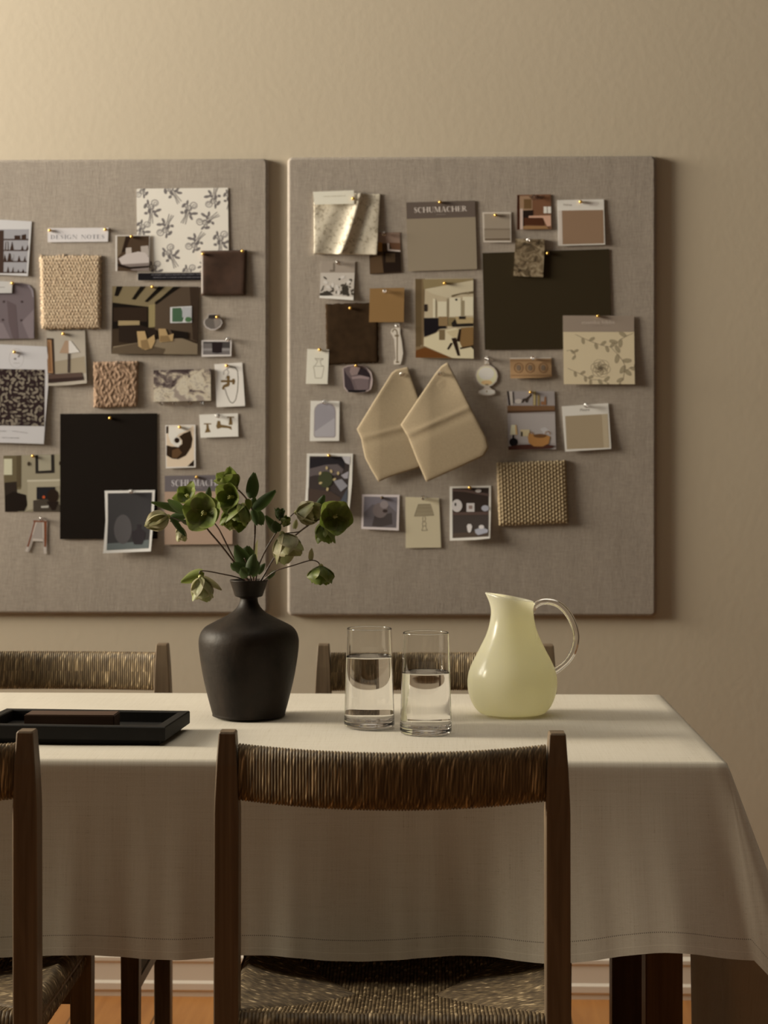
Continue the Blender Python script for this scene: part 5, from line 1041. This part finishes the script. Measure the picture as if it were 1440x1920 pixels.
def blossom(parent, x, y, dy, axis, size, a0, a1, cup=0.45, wid=0.95, n=5, roll=0.0, mat='sepal', seed=0, stamens=True, skip=()):
    c = fpt(x, y, dy); R = frame_of(axis, roll); r = random.Random(seed+int(x*3+y)); Ln = 1.27*size/PXM
    bm = bmesh.new(); bmesh.ops.create_uvsphere(bm, u_segments=10, v_segments=6, radius=Ln*0.10)
    if stamens:
        for i in range(16):
            a = r.uniform(0, 6.28); q = r.uniform(0.05, 0.32); d = Vector((math.cos(a)*q, math.sin(a)*q, 1)).normalized(); p = d*Ln*r.uniform(0.28, 0.42)
            tube(bm, [(0, 0, 0), p*0.6, p], [Ln*0.012, Ln*0.012, Ln*0.026], 5)
    core = from_bm('blossom', bm, M['stamen' if stamens else 'heart'], parent, True)
    core.location = c; core.rotation_euler = R.to_euler()
    for i in range(n):
        if i in skip: continue
        d0, d1 = r.uniform(-0.09, 0.09), r.uniform(-0.14, 0.14)
        Ln *= 1.0
        bm = petal_bm(Ln*r.uniform(0.92, 1.06), Ln*wid*r.uniform(0.92, 1.08), math.radians(a0)+d0, math.radians(a1)+d1, cup)
        o = from_bm('sepal', bm, M[mat], core); o.rotation_euler = (0, 0, 2*math.pi*i/n+r.uniform(-0.12, 0.12))
    return core
def leaf(parent, x0, y0, x1, y1, width, dy=0.0, mat='leaf', cup=0.35, lean=0.0, face=0.0, name='leaf'):
    a, b = fpt(x0, y0, dy), fpt(x1, y1, dy+lean); v = b-a; L_ = v.length; z = v.normalized()
    y = z.cross(Vector((math.sin(face), -math.cos(face), 0))).normalized(); x = y.cross(z)
    bm = petal_bm(L_, width/PXM, -0.18, 0.22, cup, tip=0.35); o = from_bm(name, bm, M[mat], parent)
    o.location = a; o.rotation_euler = Matrix((x, y, z)).transposed().to_euler(); return o
def stem(parent, pts, w, name='stem'):
    P = [fpt(x, y, d) for x, y, d in pts]; bm = bmesh.new(); sp = smooth_path(P, 5); k = len(sp)
    tube(bm, sp, [w/PXM/2*(1.0-0.25*i/(k-1)) for i in range(k)], 8); return from_bm(name, bm, M['stem'], parent, True)
def spray_thing(label):
    return thing('hellebore_stem', label, 'flower', (0, 0, 0), 0, 'green hellebores in the vase')
BOT = (735, 850)
# 1: large open flower on the left with its bud
t = spray_thing('hellebore stem leaning left with a wide open green flower and a pinkish bud')
stem(t, [(732, 830, 0), (700, 775, 0), (610, 660, -0.015), (520, 545, -0.03), (440, 450, -0.035), (412, 395, -0.03)], 14)
stem(t, [(440, 450, -0.035), (340, 425, -0.03), (230, 385, -0.025), (190, 372, -0.02)], 8, 'branch')
blossom(t, 430, 352, -0.035, (-0.22, -1, 0.10), 116, 78, 42, 0.32, 1.22, roll=0.3)
blossom(t, 190, 372, -0.02, (-1, -0.35, -0.42), 128, 42, -22, 0.5, 0.98, roll=0.5, mat='pale')
blossom(t, 262, 440, 0.0, (0.25, -0.3, -1), 78, 40, 10, 0.4, 0.75, roll=0.1, mat='pale')
leaf(t, 330, 345, 80, 280, 62, -0.02); leaf(t, 300, 350, 185, 262, 66, -0.028, lean=-0.02); leaf(t, 200, 390, 320, 360, 70, -0.01); leaf(t, 210, 380, 300, 500, 44, -0.015)
# 2: flower seen from behind, above
t = spray_thing('hellebore stem leaning left with a dark green flower seen from behind')
stem(t, [(734, 830, 0.004), (690, 775, 0.01), (600, 620, 0.01), (540, 500, 0.01), (495, 425, 0.012), (400, 330, 0.015), (330, 290, 0.02)], 12)
blossom(t, 330, 262, 0.02, (-0.35, -0.55, 0.5), 92, 72, 30, 0.4, 1.0, roll=0.9)
leaf(t, 440, 280, 455, 180, 50, 0.02); leaf(t, 360, 420, 270, 400, 46, 0.01); leaf(t, 350, 330, 240, 340, 60, 0.01)
# 3: tall upright stem
t = spray_thing('tallest hellebore stem, upright, crowded with green flowers and pointed leaves')
stem(t, [(740, 830, -0.002), (737, 700, -0.005), (742, 560, -0.005), (748, 420, 0), (730, 330, 0), (690, 255, 0), (640, 200, 0)], 14)
blossom(t, 625, 190, 0.0, (-0.55, -0.45, 0.75), 128, 60, 5, 0.5, 0.95, roll=0.2)
blossom(t, 610, 245, -0.02, (-0.35, -0.8, 0.0), 112, 70, 30, 0.4, 1.0, roll=1.0)
blossom(t, 672, 300, -0.035, (-0.28, -0.5, -0.85), 140, 50, 2, 0.45, 0.95, roll=0.4)
blossom(t, 590, 330, 0.0, (-0.2, -0.3, -1.0), 100, 40, 10, 0.4, 0.9, roll=0.2)
leaf(t, 722, 255, 742, 88, 92, -0.02); leaf(t, 740, 330, 880, 205, 82, -0.01, lean=0.02); leaf(t, 745, 345, 800, 425, 92, 0.0); leaf(t, 735, 330, 760, 430, 60, -0.02); leaf(t, 660, 400, 590, 455, 60, -0.01, mat='pale'); leaf(t, 700, 260, 712, 330, 50, -0.03, mat='sepal'); leaf(t, 735, 320, 745, 245, 56, 0.0)
# 4: bud stem
t = spray_thing('hellebore stem right of centre topped with small buds and dark leaves')
stem(t, [(742, 830, -0.004), (752, 775, -0.01), (775, 680, -0.015), (815, 590, -0.02), (880, 480, -0.025), (918, 415, -0.03)], 13)
blossom(t, 935, 432, -0.035, (0.35, -0.4, 0.85), 62, 58, -12, 0.6, 0.95, stamens=False)
blossom(t, 905, 392, -0.02, (0.1, -0.2, 1), 66, 50, 5, 0.5, 0.8, mat='leaf', stamens=False)
leaf(t, 890, 475, 815, 365, 62, -0.03); leaf(t, 890, 470, 870, 400, 76, -0.035); leaf(t, 915, 400, 918, 318, 22, -0.02)
# 5: right-hand stem, three flowers
t = spray_thing('long hellebore stem leaning right with pale and open flowers at its end')
stem(t, [(746, 830, 0.002), (790, 775, 0), (870, 640, -0.005), (950, 545, -0.01), (1060, 450, -0.015), (1150, 395, -0.02), (1215, 385, -0.03)], 13)
stem(t, [(1085, 440, -0.015), (1050, 380, -0.015), (1012, 345, -0.015), (975, 372, -0.015)], 8, 'branch')
stem(t, [(1060, 450, -0.015), (1030, 470, -0.02), (960, 478, -0.03), (922, 482, -0.035)], 8, 'branch')
blossom(t, 922, 485, -0.035, (0.42, -0.30, -0.95), 158, 58, 6, 0.42, 0.98, roll=0.6, mat='pale')
blossom(t, 1015, 346, -0.015, (1, -0.35, 0.0), 128, 50, 0, 0.45, 1.05, roll=0.3, mat='pale')
blossom(t, 1258, 372, -0.05, (0.22, -0.95, 0.02), 114, 70, 36, 0.42, 1.22, roll=0.9)
blossom(t, 1195, 405, 0.0, (0.02, -0.15, -1), 126, 50, 4, 0.4, 0.95, roll=0.2)
leaf(t, 1140, 350, 1195, 232, 64, 0.0); leaf(t, 1270, 415, 1342, 435, 36, -0.02); leaf(t, 1000, 450, 1015, 390, 40, 0.0, mat='pale')
# 6: nodding flower low on the right
t = spray_thing('thin arching hellebore stem with one nodding flower low on the right')
stem(t, [(752, 830, -0.002), (808, 775, -0.014), (885, 720, -0.03), (1000, 685, -0.04), (1100, 655, -0.045), (1148, 662, -0.045), (1170, 692, -0.045)], 9)
blossom(t, 1172, 690, -0.045, (0.0, -0.12, -1), 118, 80, -14, 0.40, 1.30, roll=0.55)
leaf(t, 1105, 655, 1112, 575, 38, -0.045, mat='pale'); leaf(t, 830, 770, 885, 715, 34, -0.02)
# 7: nodding flower low on the left
t = spray_thing('thin arching hellebore stem with one nodding bell low on the left')
stem(t, [(725, 830, -0.004), (660, 772, -0.014), (520, 738, -0.045), (430, 722, -0.05), (392, 726, -0.05), (398, 762, -0.05)], 9)
blossom(t, 398, 762, -0.05, (0.12, -0.22, -1), 128, 46, 8, 0.35, 0.92, roll=0.2, mat='pale')
leaf(t, 415, 730, 272, 795, 88, -0.05, mat='sepal', cup=0.6); leaf(t, 405, 760, 535, 845, 50, -0.04, mat='pale')
# 8: short leafy shoot at the mouth
t = spray_thing('short leafy hellebore shoot just above the vase rim')
stem(t, [(735, 830, -0.004), (722, 775, -0.020), (702, 690, -0.034), (680, 640, -0.045)], 10)
for q in ((700, 720, 622, 555, 110, -0.04), (705, 730, 600, 675, 92, -0.045), (700, 640, 700, 560, 96, -0.03), (712, 745, 745, 610, 84, -0.05), (715, 750, 770, 660, 90, -0.04), (620, 720, 592, 670, 36, -0.02), (765, 740, 812, 672, 44, -0.02), (700, 760, 660, 700, 90, -0.05)): leaf(t, *q)
leaf(t, 758, 660, 762, 520, 40, 0.0, mat='pale', face=0.9)
